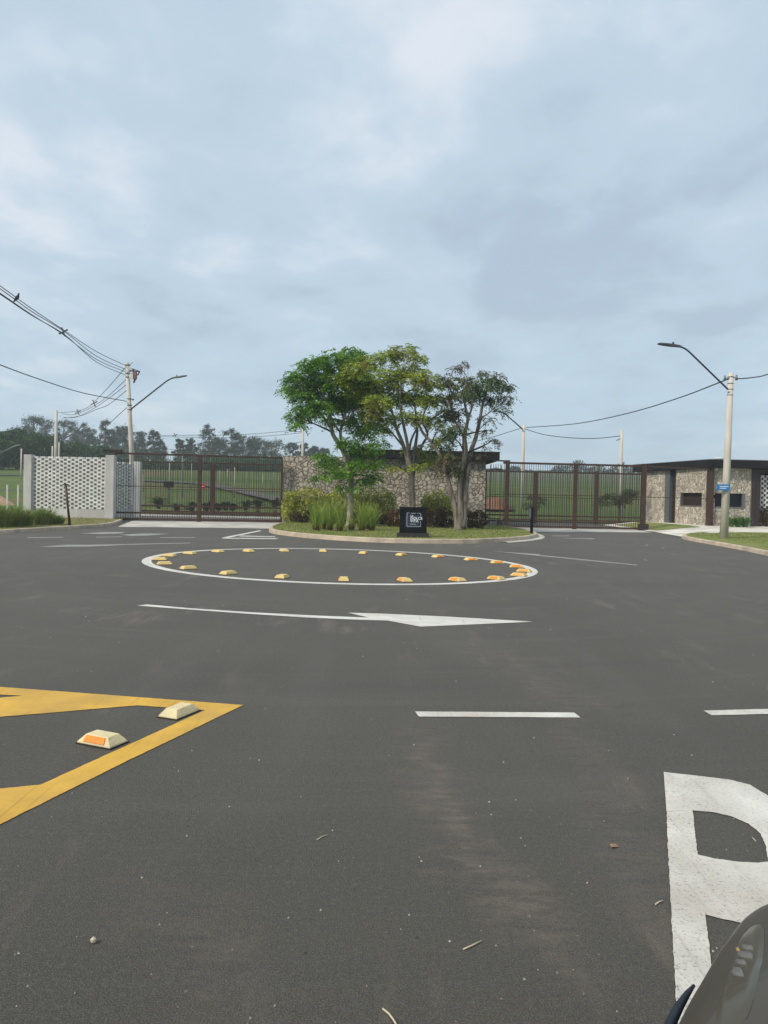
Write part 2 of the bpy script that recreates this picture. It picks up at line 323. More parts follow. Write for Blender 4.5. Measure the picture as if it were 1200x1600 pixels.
# ------------------------------------------------------------------ mesh helpers
ORG = {}
class MB:
    def __init__(s): s.v = []; s.f = []; s.sm = []
    def add(s, vs, fs, smooth=False):
        o = len(s.v); s.v += [tuple(x) for x in vs]; s.f += [tuple(i+o for i in f) for f in fs]; s.sm += [smooth]*len(fs); return s
    def box(s, c, d, rz=0.0, tilt=None):
        vs = []
        m = Matrix.Rotation(rz, 3, 'Z')
        if tilt is not None: m = tilt @ m
        for x in (-.5, .5):
            for y in (-.5, .5):
                for z in (-.5, .5): vs.append(Vector(c)+m @ Vector((x*d[0], y*d[1], z*d[2])))
        return s.add(vs, [(0, 1, 3, 2), (4, 6, 7, 5), (0, 4, 5, 1), (2, 3, 7, 6), (0, 2, 6, 4), (1, 5, 7, 3)])
    def wbox(s, a, b, s0, s1, z0, z1, t0, t1):     # box in the frame of a wall a->b (t: away from the viewer's side)
        d = Vector((b[0]-a[0], b[1]-a[1], 0)).normalized(); nrm = Vector((-d.y, d.x, 0)); o = Vector((a[0], a[1], 0))
        vs = [o+d*x+nrm*t+Vector((0, 0, z)) for x in (s0, s1) for t in (t0, t1) for z in (z0, z1)]
        return s.add(vs, [(0, 1, 3, 2), (4, 6, 7, 5), (0, 4, 5, 1), (2, 3, 7, 6), (0, 2, 6, 4), (1, 5, 7, 3)])
    def beam(s, a, b, w, h):
        a = Vector(a); b = Vector(b); d = (b-a).normalized(); up = Vector((0, 0, 1)) if abs(d.z) < .95 else Vector((0, 1, 0))
        x = d.cross(up).normalized(); y = x.cross(d)
        vs = [p+x*i*w/2+y*j*h/2 for p in (a, b) for i, j in ((-1, -1), (1, -1), (1, 1), (-1, 1))]
        return s.add(vs, [(0, 1, 2, 3), (7, 6, 5, 4), (0, 4, 5, 1), (1, 5, 6, 2), (2, 6, 7, 3), (3, 7, 4, 0)])
    def tube(s, pts, rad, n=8, cap=True):
        pts = [Vector(p) for p in pts]
        if isinstance(rad, (int, float)): rad = [rad]*len(pts)
        vs = []; fs = []; prev = None
        for i, p in enumerate(pts):
            t = (pts[min(i+1, len(pts)-1)]-pts[max(i-1, 0)]).normalized()
            if prev is None: x = t.orthogonal().normalized()
            else: x = (prev-t*prev.dot(t)).normalized()
            prev = x; y = t.cross(x)
            for k in range(n):
                a = 2*math.pi*k/n; vs.append(p+(x*math.cos(a)+y*math.sin(a))*rad[i])
        for i in range(len(pts)-1):
            for k in range(n): fs.append((i*n+k, i*n+(k+1) % n, (i+1)*n+(k+1) % n, (i+1)*n+k))
        s.add(vs, fs, True)
        if cap:
            o = len(s.v)-len(vs); s.f.append(tuple(o+k for k in range(n))[::-1]); s.sm.append(False)
            s.f.append(tuple(o+(len(pts)-1)*n+k for k in range(n))); s.sm.append(False)
        return s
    def prism(s, pts, z0, z1):
        n = len(pts); vs = [(p[0], p[1], z0) for p in pts]+[(p[0], p[1], z1) for p in pts]
        return s.add(vs, [tuple(range(n))[::-1], tuple(range(n, 2*n))]+[(i, (i+1) % n, n+(i+1) % n, n+i) for i in range(n)])
    def poly(s, pts): return s.add(pts, [tuple(range(len(pts)))])
    def quads(s, arr):    # arr (n,4,3)
        o = len(s.v); a = arr.reshape(-1, 3); s.v += [tuple(r) for r in a.tolist()]
        s.f += [(o+4*i, o+4*i+1, o+4*i+2, o+4*i+3) for i in range(len(arr))]; s.sm += [False]*len(arr); return s
    def build(s, name, m, parent=None, org=None, label=None, bevel=0, tri=False):
        me = bpy.data.meshes.new(name)
        if parent is not None: o3 = ORG[parent.name]
        else: o3 = Vector(org) if org is not None else Vector((0, 0, 0))
        me.from_pydata([(x-o3.x, y-o3.y, z-o3.z) for x, y, z in s.v], [], s.f)
        me.polygons.foreach_set('use_smooth', s.sm); me.materials.append(m if not isinstance(m, str) else M[m])
        if tri:
            bm = bmesh.new(); bm.from_mesh(me); bmesh.ops.triangulate(bm, faces=bm.faces[:], ngon_method='EAR_CLIP'); bmesh.ops.recalc_face_normals(bm, faces=bm.faces[:]); bm.to_mesh(me); bm.free()
        me.update(); o = bpy.data.objects.new(name, me); S.collection.objects.link(o)
        if parent is not None: o.parent = parent
        else: o.location = o3
        ORG[o.name] = o3
        if bevel:
            b = o.modifiers.new('bevel', 'BEVEL'); b.width = bevel; b.segments = 2; b.limit_method = 'ANGLE'
        if label: o['label'] = label
        return o
def thing(name, label, cat, loc=(0, 0, 0), group=None):
    o = bpy.data.objects.new(name, None); S.collection.objects.link(o); o.location = loc; o.empty_display_size = .2
    ORG[o.name] = Vector(loc); o['label'] = label; o['category'] = cat
    if group: o['group'] = group
    return o
def tag(o, label, cat, group=None, kind=None):
    o['label'] = label; o['category'] = cat
    if group: o['group'] = group
    if kind: o['kind'] = kind
    return o
def struct(o, label=None):
    o['kind'] = 'structure'
    if label: o['label'] = label
    return o
def copy_tree(o, parent=None):
    c = o.copy(); S.collection.objects.link(c); c.parent = parent; ORG[c.name] = ORG[o.name]
    for ch in list(o.children): copy_tree(ch, c)
    return c

# ------------------------------------------------------------------ ground
def hill(x, y):
    if y < 50: return 0
    z = .06*(min(y, 120)-50)
    if y > 120: z += .045*(min(y, 260)-120)
    z *= min(1, (y-50)/12+.3)
    return z
def ground_grid():
    m = MB(); xs = [-700, -400, -250, -160, -110, -80, -60, -45, -30, -20, -10, 0, 10, 20, 30, 45, 60, 80, 110, 160, 250, 400, 700]
    ys = [-60, -20, 0, 20, 40, 50, 54, 58, 62, 70, 80, 90, 100, 110, 120, 135, 150, 175, 200, 230, 260, 300, 400, 600, 900]
    vs = []
    for y in ys:
        for x in xs:
            z = -.03+hill(x, y)
            if y > 62: z += .25*math.sin(x*.05+y*.03)+.4*math.sin(x*.017+1.3)*min(1, (y-62)/60)
            if y > 300: z -= (y-300)*.02
            vs.append((x, y, z))
    n = len(xs); fs = [(j*n+i, j*n+i+1, (j+1)*n+i+1, (j+1)*n+i) for j in range(len(ys)-1) for i in range(n-1)]
    m.add(vs, fs, True); return m
struct(ground_grid().build('ground', 'far_grass'), 'green grassy ground rising to hills beyond the gates')
def gz(x, y):
    z = -.03+hill(x, y)
    if y > 62: z += .25*math.sin(x*.05+y*.03)+.4*math.sin(x*.017+1.3)*min(1, (y-62)/60)
    return z
road = MB().poly([(-60, -30, 0), (60, -30, 0), (60, 30, 0), (24, 38.8, 0), (13, 50, 0), (-16, 50, 0), (-16, 38, 0), (-60, 38, 0)])
road = struct(road.build('road', 'asphalt', tri=True), 'dark grey asphalt forecourt in front of the gates'); ORG['road'] = Vector((0, 0, 0))

def ragged(P_, step=.02, amp=.002):
    o = []; w_ = 0
    for i in range(len(P_)):
        a, c = P_[i], P_[(i+1) % len(P_)]; n_ = min(160, max(1, int((c-a).length/step))); d_ = c-a; nr = Vector((-d_.y, d_.x, 0)).normalized()
        for k in range(n_):
            w_ = .35*w_+random.uniform(-amp, amp); o.append(a+d_*k/n_+nr*(w_ if k else 0))
    return o
def marking(name, pts_list, m, label, z=.004):
    b = MB()
    for pts in pts_list:
        q = [G(x, y, z) for x, y in pts]; b.poly(ragged(q) if m in ('white_paint', 'yellow_paint') else q)
    return b.build(name, m, road, label=label, tri=True)
# mini roundabout ring: outer outline traced, stroke 0.2 m
def ellipse_fit():
    O = [(223, 877.5), (844, 897), (640, 914), (480, 857.3), (245, 867), (300, 861), (812, 882), (760, 874), (700, 867), (300, 898), (400, 908), (760, 910), (820, 905), (560, 913), (380, 857.5), (590, 859.5)]
    P = np.array([[*G(x, y)[:2]] for x, y in O]); c0 = P.mean(0); Q = P-c0
    A = np.c_[Q[:, 0]**2, Q[:, 0]*Q[:, 1], Q[:, 1]**2, Q[:, 0], Q[:, 1]]
    k = np.linalg.lstsq(A, np.ones(len(P)), rcond=None)[0]
    Mx = np.array([[k[0], k[1]/2], [k[1]/2, k[2]]]); cc = -.5*np.linalg.solve(Mx, k[3:])
    sc = 1+cc@Mx@cc; w, V = np.linalg.eigh(Mx/sc)
    return c0+cc, 1/np.sqrt(w), V
ec, ea, eV = ellipse_fit()
print('ring', ec, ea)
def ering(inset, n=160): return [tuple(ec+eV@np.array([(ea[0]-inset)*math.cos(t), (ea[1]-inset)*math.sin(t)])) for t in np.linspace(0, 2*math.pi, n, endpoint=False)]
b = MB(); o_, i_ = ering(0), ering(.2); n = len(o_)
b.add([(*p, .004) for p in o_]+[(*p, .004) for p in i_], [(k, (k+1) % n, n+(k+1) % n, n+k) for k in range(n)])
b.build('circle_marking', 'ring_paint', road, label='white painted circle edged with yellow studs')
marking('arrow_marking', [[(214, 946.2), (230, 944.3), (300, 950.5), (400, 957), (500, 962), (576, 964.8), (543.5, 957.2), (600, 958.8), (700, 963.5), (833, 971.3), (740, 975.5), (657, 979), (630, 974), (605, 969.5), (560, 968.3), (480, 964.8), (380, 958.5), (300, 952.6)]], 'ring_paint', 'long white arrow pointing right in front of the circle')
marking('dash_marking', [[(648, 1111.5), (897, 1113.3), (907, 1121), (655, 1119.5)]], 'white_paint', 'white dash left of the second dash')
marking('dash_marking', [[(1099, 1110), (1380, 1103), (1390, 1111), (1112, 1117.5)]], 'white_paint', 'white dash cut by the right edge of the photo')
# letter P
bow = [(1037, 1206), (1090, 1212), (1140, 1218), (1172, 1226), (1200, 1243), (1225, 1266), (1240, 1300), (1243, 1345), (1236, 1390), (1218, 1425), (1190, 1442), (1160, 1442), (1130, 1436), (1102, 1428.5), (1106, 1460), (1110, 1492), (1116, 1545), (1122, 1600), (1126, 1640), (1060, 1640), (1057, 1565), (1050, 1450), (1044, 1330)]
hol = [(1082, 1266), (1115, 1269), (1145, 1276), (1170, 1287), (1188, 1302), (1196, 1320), (1201, 1346), (1185, 1348), (1150, 1346), (1115, 1341), (1090, 1335)]
br = [bow[0]]
b = MB()
pts_o = [G(x, y, .004) for x, y in bow]; pts_h = ragged([G(x, y, .004) for x, y in hol], .015, .0016)
# cut along a bridge from the outline's left side to the hole
rg = ragged(pts_o+[G(1041.5, 1268, .004)], .015, .0016); rg = rg[:max(i_ for i_, q_ in enumerate(rg) if (q_-G(1041.5, 1268, .004)).length < 1e-6)+1]
poly = rg+[pts_h[0]]+pts_h[:0:-1]+[pts_h[0]]+[G(1041.4, 1267.5, .004)]
b.poly(poly); b.build('letter_marking', 'white_paint', road, label='large white letter P painted on the asphalt', tri=True)
marking('yellow_marking', [[(-900, 1007), (0, 1073), (380, 1101.5), (190, 1193), (0, 1288), (-300, 1466), (-330, 1440), (-110, 1308), (-600, 1352), (-600, 1290), (0, 1232), (63, 1226), (320, 1109.5), (215, 1102), (0, 1120), (-900, 1196), (-900, 1170), (35, 1087), (-900, 1034)]], 'yellow_paint', 'yellow wedge outline with a chevron stripe')
marking('arrow_marking', [[(60, 854.6), (105, 851), (140, 851.2), (200, 850), (298, 848), (298, 848.9), (200, 851.2), (140, 854)]], 'faded_paint', 'faded white arrow behind the left side of the circle')
marking('arrow_marking', [[(125, 833.4), (160, 831.4), (196, 831), (190, 833.5), (160, 834.6)], [(188, 835.5), (225, 833.3), (265, 834), (235, 836.6), (205, 837.6)]], 'faded_paint', 'faded white arrow in front of the left gate')
marking('line_marking', [[(43, 839.6), (99, 838.9), (99, 839.8), (43, 840.6)], [(150, 839), (190, 838.2), (190, 839), (150, 839.8)], [(250, 839.5), (305, 839.5), (305, 840.4), (250, 840.4)]], 'faded_paint', 'faded thin white dashes near the left kerb')
marking('hatch_marking', [[(347, 840), (405, 828.6), (409, 829.5), (358, 840)], [(347, 840.3), (436, 841), (430, 842.3), (347, 841.4)], [(378, 836.8), (430, 838.2), (430, 839.2), (372, 838)]], 'ring_paint', 'white hatching ahead of the left tip of the planted island')
marking('arrow_marking', [[(768, 861), (843, 865.8), (843, 867), (995, 882.3), (995, 883.4), (843, 868.6)]], 'faded_paint', 'faded thin white arrow behind the right side of the circle')
marking('line_marking', [[(862, 837), (890, 836.7), (890, 837.7), (862, 838)], [(868, 840.6), (925, 840.8), (932, 842.4), (900, 841.6)]], 'faded_paint', 'faded white dash in front of the right gate')
marking('scuff_marking', [[(1008, 851), (1014, 851.4), (1010, 852.6)], [(1033, 855.5), (1040, 856.2), (1036, 857)], [(1006, 874), (1013, 875.4), (1007, 875.6)]], 'faded_paint', 'small pale paint scuffs')

# kerbs and lawns -----------------------------------------------------------
def chaikin(p, k=2, closed=False):
    for _ in range(k):
        q = [] if closed else [p[0]]
        r_ = range(len(p)) if closed else range(len(p)-1)
        for i in r_:
            a, b_ = Vector(p[i]), Vector(p[(i+1) % len(p)]); q += [a*.75+b_*.25, a*.25+b_*.75]
        if not closed: q.append(p[-1])
        p = q
    return [Vector(x) for x in p]
def kerb_strip(path, w, h, side=1):
    """path: outer (road side) line in plan; kerb lies w to its side"""
    m = MB(); n = len(path); P = [Vector((p[0], p[1])) for p in path]; prof = []
    for i, p in enumerate(P):
        t = (P[min(i+1, n-1)]-P[max(i-1, 0)]).normalized(); nr = Vector((-t.y, t.x))*side
        prof.append([(p.x, p.y, -.02), (p.x+nr.x*.02, p.y+nr.y*.02, h-.02), (p.x+nr.x*.045, p.y+nr.y*.045, h), (p.x+nr.x*w, p.y+nr.y*w, h), (p.x+nr.x*w, p.y+nr.y*w, -.02)])
    vs = [q for pr in prof for q in pr]; fs = [(i*5+k, i*5+k+1, (i+1)*5+k+1, (i+1)*5+k) for i in range(n-1) for k in range(4)]
    m.add(vs, fs); return m
def gp(x, y, z=0): g = G(x, y, z); return (g.x, g.y)
isl = [(-4.75, 38.9), (-5.0, 36), gp(418, 829), gp(423, 834), gp(465, 839.5), gp(512, 843.5), gp(570, 847), gp(625, 849), gp(700, 849.6), gp(737, 849.5), gp(790, 847), gp(825, 844), gp(841, 840.5), gp(841, 837.2), gp(822, 831.5), (6.15, 38.7)]
isl_s = [isl[0]]+chaikin(isl[1:-1], 2)+[isl[-1]]
struct(kerb_strip(isl_s, .16, .15, 1).build('kerb', 'kerb'), 'sandy concrete kerb round the planted island')
def inset_poly(path, d, side=1):
    P = [Vector((p[0], p[1])) for p in path]; n = len(P); o = []
    for i, p in enumerate(P):
        t = (P[min(i+1, n-1)]-P[max(i-1, 0)]).normalized(); o.append(p+Vector((-t.y, t.x))*side*d)
    return o
def lawn(poly, m, label, z=.14, zfun=None):
    bm_ = MB().poly([(p[0], p[1], z if zfun is None else zfun(p)) for p in poly])
    return struct(bm_.build('lawn', m, tri=True), label)
isl_in = inset_poly(isl_s, .155)
lawn([tuple(p) for p in isl_in], 'lawn', 'short green grass on the island before the stone wall', .142)
# gutter
struct(kerb_strip([tuple(p) for p in inset_poly(isl_s, -.28) if p.x > 4.2 and p.y < 34], .27, .024, 1).build('kerb', 'concrete'), 'pale concrete gutter at the right tip of the planted island')
lk = [(-70, 20.5), (-40, 23.5), gp(-160, 837), gp(0, 834.5), gp(40, 831.5), gp(110, 827), gp(150, 824.5), gp(178, 821.5), (-12.55, 36.9)]
lk_s = chaikin(lk, 1)
struct(kerb_strip(lk_s, .16, .13, 1).build('kerb', 'kerb'), 'sandy concrete kerb of the left verge')
lin = [tuple(p) for p in inset_poly(lk_s, .155)]
lawn(lin+[(-12.8, 38.3), (-30, 39.5), (-70, 39.5)], 'verge', 'yellowish grass verge in front of the white brick wall', .125)
# right pavement
rk = [gp(1092, 836), gp(1074, 837.2), gp(1062, 840.2), gp(1074, 844.5), gp(1120, 852.5), gp(1160, 860), gp(1200, 868.5), gp(1320, 900), gp(1600, 975)]
rk_s = chaikin(rk, 1)
struct(kerb_strip(rk_s, .17, .13, 1).build('kerb', 'kerb'), 'sandy concrete kerb of the right verge')
rin = [tuple(p) for p in inset_poly(rk_s, .165)]
def zr(p): return .126
rl = rin+[(30, 17), (32, 36), gp(1200, 830.5, .126), gp(1150, 831.5, .126), gp(1110, 833.2, .126)]
lawn(rl, 'lawn', 'mown green grass round the foot of the tall right pole', .126)
def zp(Y): return .02+max(0, min(1, (Y-32.5)/8))*.16
pv = [(13.35, 38.9), gp(1030, 831), gp(1062, 840), gp(1075, 838.5)]
m_ = MB()
pts = [Vector((12.9, 39.2)), Vector((13.4, 38.2)), Vector(gp(1018, 830.5)), Vector(gp(1040, 834)), Vector(gp(1063, 840.5)), Vector((12.9+2.0, 33.2)), Vector((30, 33.2)), Vector((30, 44)), Vector((15, 44.5))]
pts = [(p.x, p.y) for p in pts]
def pzf(x, y): return .022+.25*max(0, min(1, (y-34)/8))*max(0, min(1, (x-13.4)/2.2))
def interp(k, y):
    for (a_, b1), (c_, d1) in zip(k, k[1:]):
        if a_ <= y <= c_: return b1+(d1-b1)*(y-a_)/(c_-a_)
    return k[-1][1]
def sheet(kl, kr, rows, cols, dz):
    vs = []
    for y in rows:
        a_, b1 = interp(kl, y), interp(kr, y)
        for c_ in range(cols+1): x = a_+(b1-a_)*(c_/cols)**1.6; vs.append((x, y, pzf(x, y)+dz))
    n = cols+1
    return MB().add(vs, [(j_*n+i_, j_*n+i_+1, (j_+1)*n+i_+1, (j_+1)*n+i_) for j_ in range(len(rows)-1) for i_ in range(cols)], True)
pl_ = [(29.5, 15.5), (31.5, 13.5), (32.9, 12.9), (36.0, 13.15), (38.2, 13.4), (47, 13.4)]
struct(sheet(pl_, [(29, 45), (47, 45)], [29.5, 31.5, 32.9, 34, 35, 36, 37, 38.2, 39.5, 41, 42, 43, 47], 24, 0).build('pavement', 'pavement'), 'pale concrete pavement before the guardhouse')
def GPV(px, py, dz):
    z = .1
    for _ in range(8): g_ = G(px, py, z); z = pzf(g_.x, g_.y)+dz
    return G(px, py, z)
# blue and white accessible bay painted on the pavement
bb = MB().poly([GPV(1140, 826.0, .006), GPV(1230, 825.4, .006), GPV(1236, 829.4, .006), GPV(1148, 829.8, .006)])
bb.build('bay_marking', 'white_paint', road, label='white painted panel on the pale pavement')
bb = MB().poly([GPV(1157, 826.8, .012), GPV(1192, 826.5, .012), GPV(1196, 828.6, .012), GPV(1163, 828.8, .012)])
bb.build('bay_marking', mat('blue_floor', (.12, .26, .45), .7), road, label='blue painted panel on the pale pavement')
struct(sheet([(38.9, 13.75), (46, 13.75)], [(38.9, 14.2), (40.2, 16.6), (41.3, 16.5), (46, 15.6)], [38.9, 39.5, 40.2, 41.3, 42.5, 44, 46], 10, .02).build('lawn', 'lawn'), 'small dark lawn patch beside the guardhouse step')
struct(MB().poly([G(184, 823, .006), G(445, 826, .006), (-4.9, 40.6, .006), (-13.1, 40.6, .006)]).build('apron', 'concrete'), 'pale concrete strip under the left gate')
struct(MB().poly([G(790, 829, .006), G(870, 831.5, .006), G(960, 831.5, .006), G(1019, 832, .006), (13.6, 41.5, .006), (5.4, 41.5, .006)]).build('apron', 'concrete'), 'pale concrete strip under the right gate')
struct(MB().poly([(-17, 50, .01), (5.3, 50, .01), (5.3, 46.5, .01), (-17, 46.5, .01)]).build('apron', 'concrete'), 'pale concrete strip beyond the left rear gate')
# hillside roads beyond
def road_strip(pts, w, label, m='asphalt', dz=.06):
    b = MB(); P = [Vector(p) for p in pts]; vs = []
    PP = []
    for i in range(len(P)-1):
        for k in range(8): PP.append(P[i].lerp(P[i+1], k/8))
    PP.append(P[-1])
    for i, p in enumerate(PP):
        t = (PP[min(i+1, len(PP)-1)]-PP[max(i-1, 0)]).normalized(); nr = Vector((-t.y, t.x))*w/2
        for q in (p+nr, p-nr): vs.append((q.x, q.y, gz(q.x, q.y)+dz))
    b.add(vs, [(2*i, 2*i+1, 2*i+3, 2*i+2) for i in range(len(PP)-1)])
    return struct(b.build('road', m), label)
road_strip([(-3, 52), (-6, 58), (-12.7, 70.7), (-19.9, 84), (-44, 98), (-85, 104)], 2.0, 'asphalt road winding up behind the left gate', dz=.12)
road_strip([(-120, 70), (-60, 80), (-40, 60), (-24, 42)], 7, 'asphalt road beyond the left wall', dz=.15)
b = MB()
for k in range(7):
    x = -52+k*1.1; y = 75.5+k*.25-.9; b.box((x, y, gz(x, y)+.5), (.5, 3.4, .02), .2)
struct(b.build('crosswalk', 'white_paint'), 'white crossing stripes on the far left road')
# dirt heap
m_ = MB(); hp = AT(772, 808, 60); vs = []; fs = []
for j in range(7):
    for k in range(16):
        a = 2*math.pi*k/16; rr = (1-j/6)*1.3*(1+.2*random.random()); vs.append((hp.x+rr*1.2*math.cos(a), 60+rr*math.sin(a), gz(hp.x, 60)+1.05*(j/6)**.8+.12*random.random()))
for j in range(6):
    for k in range(16): fs.append((j*16+k, j*16+(k+1) % 16, (j+1)*16+(k+1) % 16, (j+1)*16+k))
m_.add(vs, fs, True); tag(m_.build('dirt_heap', 'earth', org=(hp.x, 60, gz(hp.x, 60))), 'heap of red earth behind the left end of the right gate', 'dirt heap')

# ------------------------------------------------------------------ road studs
def make_stud(L_, W_, H_, m, label):
    t = thing('road_stud', label, 'road stud')
    b = MB(); a, c = L_/2, W_/2; i, j = a-.042, c-.030
    vs = [(-a, -c, .005), (a, -c, .005), (a, c, .005), (-a, c, .005), (-a, -c, .014), (a, -c, .014), (a, c, .014), (-a, c, .014), (-i, -j, H_), (i, -j, H_), (i, j, H_), (-i, j, H_)]
    b.add(vs, [(0, 1, 5, 4), (1, 2, 6, 5), (2, 3, 7, 6), (3, 0, 4, 7), (4, 5, 9, 8), (5, 6, 10, 9), (6, 7, 11, 10), (7, 4, 8, 11), (8, 9, 10, 11), (3, 2, 1, 0)])
    b.build('stud_body', m, t, bevel=.004)
    MB().prism([(-a-.006, -c-.004), (0, -c-.009), (a+.008, -c-.005), (a+.005, c+.006), (.02, c+.004), (-a-.007, c+.007)], .001, .0075).build('glue_bed', 'tar', t)
    b = MB()           # reflector set on the -Y long face
    def f(u, v): # u along length -1..1, v 0..1 up the face
        y = -c+(c-j)*v; z = .014+(H_-.014)*v
        return Vector((u, y, z))
    nr = Vector((0, -(H_-.014), (c-j))).normalized()
    q = [f(-a*.62, .12), f(a*.62, .12), f(a*.56, .86), f(-a*.56, .86)]
    b.add([p+nr*.0005 for p in q]+[p+nr*.006 for p in q], [(4, 5, 6, 7), (0, 1, 5, 4), (1, 2, 6, 5), (2, 3, 7, 6), (3, 0, 4, 7)])
    b.build('reflector', 'orange', t)
    return t
s1 = make_stud(.25, .15, .058, 'stud', 'cream road stud with orange reflector inside the yellow wedge')
g = G(160, 1161); s1.location = (g.x, g.y, 0)
pa, pb = G(120, 1161), G(167, 1170); s1.rotation_euler.z = math.atan2(pb.y-pa.y, pb.x-pa.x)
s2 = copy_tree(s1); s2['label'] = 'cream road stud sitting on the tip of the yellow wedge'
g = G(280, 1116); s2.location = (g.x, g.y, 0)
pa, pb = G(276, 1124.5), G(311, 1110); s2.rotation_euler.z = math.atan2(pb.y-pa.y, pb.x-pa.x)+math.pi
for s_ in (s1, s2): s_['group'] = 'studs on the yellow wedge'
zr_ = [(145, 47), (200, 41), (275, 36), (357, 35), (452, 34), (556, 35), (664, 40), (766, 45), (864, 50), (952, 58), (1023, 66), (1074, 77), (1095, 89), (1081, 100), (1020, 109), (916, 113), (775, 114), (612, 112), (447, 105), (303, 95), (196, 81), (132, 69), (120, 57)]
ring0 = make_stud(.30, .19, .062, 'stud_y', 'x')
names = ['yellow road stud at the upper left of the white circle, next to its left end', 'yellow stud second behind the left end of the white circle', 'yellow stud on the back of the circle, third after its left end', 'yellow stud on the back of the circle below the left gate right post', 'yellow stud at the back of the circle, left of the grass tufts', 'yellow stud at the back of the circle below the pale tree trunk', 'yellow stud at the back of the circle just left of the black sign', 'yellow stud at the back of the circle right of the black sign', 'yellow stud at the back of the circle under the third tree', 'yellow stud on the back right of the circle with dark orange reflector', 'orange faced stud on the back right curve of the circle', 'orange faced stud highest of the three at the right end of the circle', 'orange faced stud middle of the three at the right end of the circle', 'orange faced stud lowest of the three at the right end of the circle', 'orange faced stud on the front right curve of the circle', 'stud on the front of the circle, second before its right curve', 'stud on the front of the circle with reflector at its left side', 'yellow stud at the middle of the front of the circle', 'yellow stud on the front of the circle, left of the middle one', 'yellow stud on the front left of the circle', 'yellow stud nearest the front left curve of the circle', 'yellow stud lowest of three at the left end of the circle', 'yellow stud middle of three at the left end of the circle']
for k, (a, c) in enumerate(zr_):
    o = ring0 if k == 0 else copy_tree(ring0)
    g = G(180+a/1.714, 840+(c+3.0)/1.714); o.location = (g.x, g.y, 0)
    dx, dy = g.x-ec[0], g.y-ec[1]; o.rotation_euler.z = math.atan2(dy, dx) + random.uniform(-.06, .06)
    o['label'] = names[k]; o['group'] = 'studs round the white circle'

# ------------------------------------------------------------------ white perforated walls
GYL0, GYL1 = 38.0, 39.7
def cobogo(p0, p1, z0, z1, holes_w, bw, row, th=.25, post=False):
    b = MB(); d = Vector((p1[0]-p0[0], p1[1]-p0[1])); Ln = d.length; nrow = int((z1-z0)/row)
    for r in range(nrow):
        per = bw+holes_w; off = (r % 2)*per/2-per/2; z = z0+r*row; x = off
        while x < Ln:
            a, e = max(0, x), min(Ln, x+bw)
            if e-a > .03: b.wbox(p0, p1, a, e, z+.002, z+row-.004, -.0+.004*(r % 2), th+.004*(r % 2))
            x += per
    return b
t = thing('brick_wall', 'white perforated brick wall between two plain pillars left of the gates', 'wall', (-15, 38, 0))
a0 = AT(37, 710, 37.6); a1 = AT(49, 710, 37.6); c0 = AT(165, 711, 37.4); c1 = AT(178, 711, 37.4)
b = MB().wbox((a0.x, 37.6), (a1.x, 37.6), 0, a1.x-a0.x, 0, a0.z, 0, .4); b.build('pillar', 'white_wall', t, bevel=.01)
b = MB().wbox((c0.x, 37.4), (c1.x, 37.4), 0, c1.x-c0.x, 0, c0.z, 0, .4); b.build('pillar', 'white_wall', t, bevel=.01)
w0, w1 = (a1.x+.002, 37.75), (c0.x-.002, 37.55)
cobogo(w0, w1, .56, a0.z-.06, .14, .24, .098).build('perforated_panel', 'cobogo', t)
MB().wbox(w0, w1, 0, c0.x-a1.x-.005, 0, .555, .01, .17).build('plinth', 'white_wall', t)
t = thing('brick_wall', 'white perforated brick wall running back behind the left gate bars', 'wall', (-14.6, 42, 0))
w0, w1 = (AT(168, 780, 43.4).x, 43.4), (AT(207, 780, 44.4).x, 44.4); wL = (Vector(w1)-Vector(w0)).length
cobogo(w0, w1, .5, 3.15, .14, .24, .098).build('perforated_panel', 'cobogo', t)
MB().wbox(w0, w1, 0, wL, 0, .495, .01, .15).build('plinth', 'white_wall', t)
pa = AT(207.3, 722, 44.4); pb = AT(218.5, 722, 44.4)
MB().box(((pa.x+pb.x)/2, 44.6, 1.6), (pb.x-pa.x, .4, 3.2)).build('pillar', 'white_wall', t, bevel=.01)

# ------------------------------------------------------------------ gates
def gate(label, p0, p1, zt, posts, rails, bar_sp=.118, bar_w=.019, skirt=True, z0=.06, topz=None, group=None, extra=None):
    """posts: [(s, width, z0, z1)], rails [(z, h)]"""
    t = thing('sliding_gate', label, 'gate', (p0[0], p0[1], 0), group)
    d = Vector((p1[0]-p0[0], p1[1]-p0[1])); Ln = d.length
    b = MB()
    for z, h in rails: b.wbox(p0, p1, 0, Ln, z-h/2, z+h/2, -.03, .03)
    if not posts: b.wbox(p0, p1, .0, .03, z0, zt-.05, -.027, .027).wbox(p0, p1, Ln-.03, Ln, z0, zt-.05, -.027, .027)
    b.build('frame', 'dark_brown', t)
    b = MB(); x = bar_sp/2
    while x < Ln:
        b.wbox(p0, p1, x-bar_w/2, x+bar_w/2, z0, zt-.02, -.012, .012); x += bar_sp
    b.build('bars', 'darker', t)
    if skirt:
        b = MB(); x = bar_sp/4
        while x < Ln:
            b.wbox(p0, p1, x-.009, x+.009, z0+.02, rails[1][0]-.01, -.022, -.014); x += bar_sp/2
        b.build('skirt_bars', 'darker', t)
    for s_, w, a, c in posts:
        MB().wbox(p0, p1, s_-w/2, s_+w/2, a, c, -.07, .07).build('post', 'dark_brown', t, bevel=.008)
    return t
def sx(p0, p1, px): return WP(px, 780, p0, p1)[0]
pL0 = AT(179, 780, 38.0); pL1 = AT(441, 780, 39.6); pL0 = (pL0.x, 38.0); pL1 = (pL1.x, 39.6)
zt = 3.38; LL = (Vector(pL1)-Vector(pL0)).length
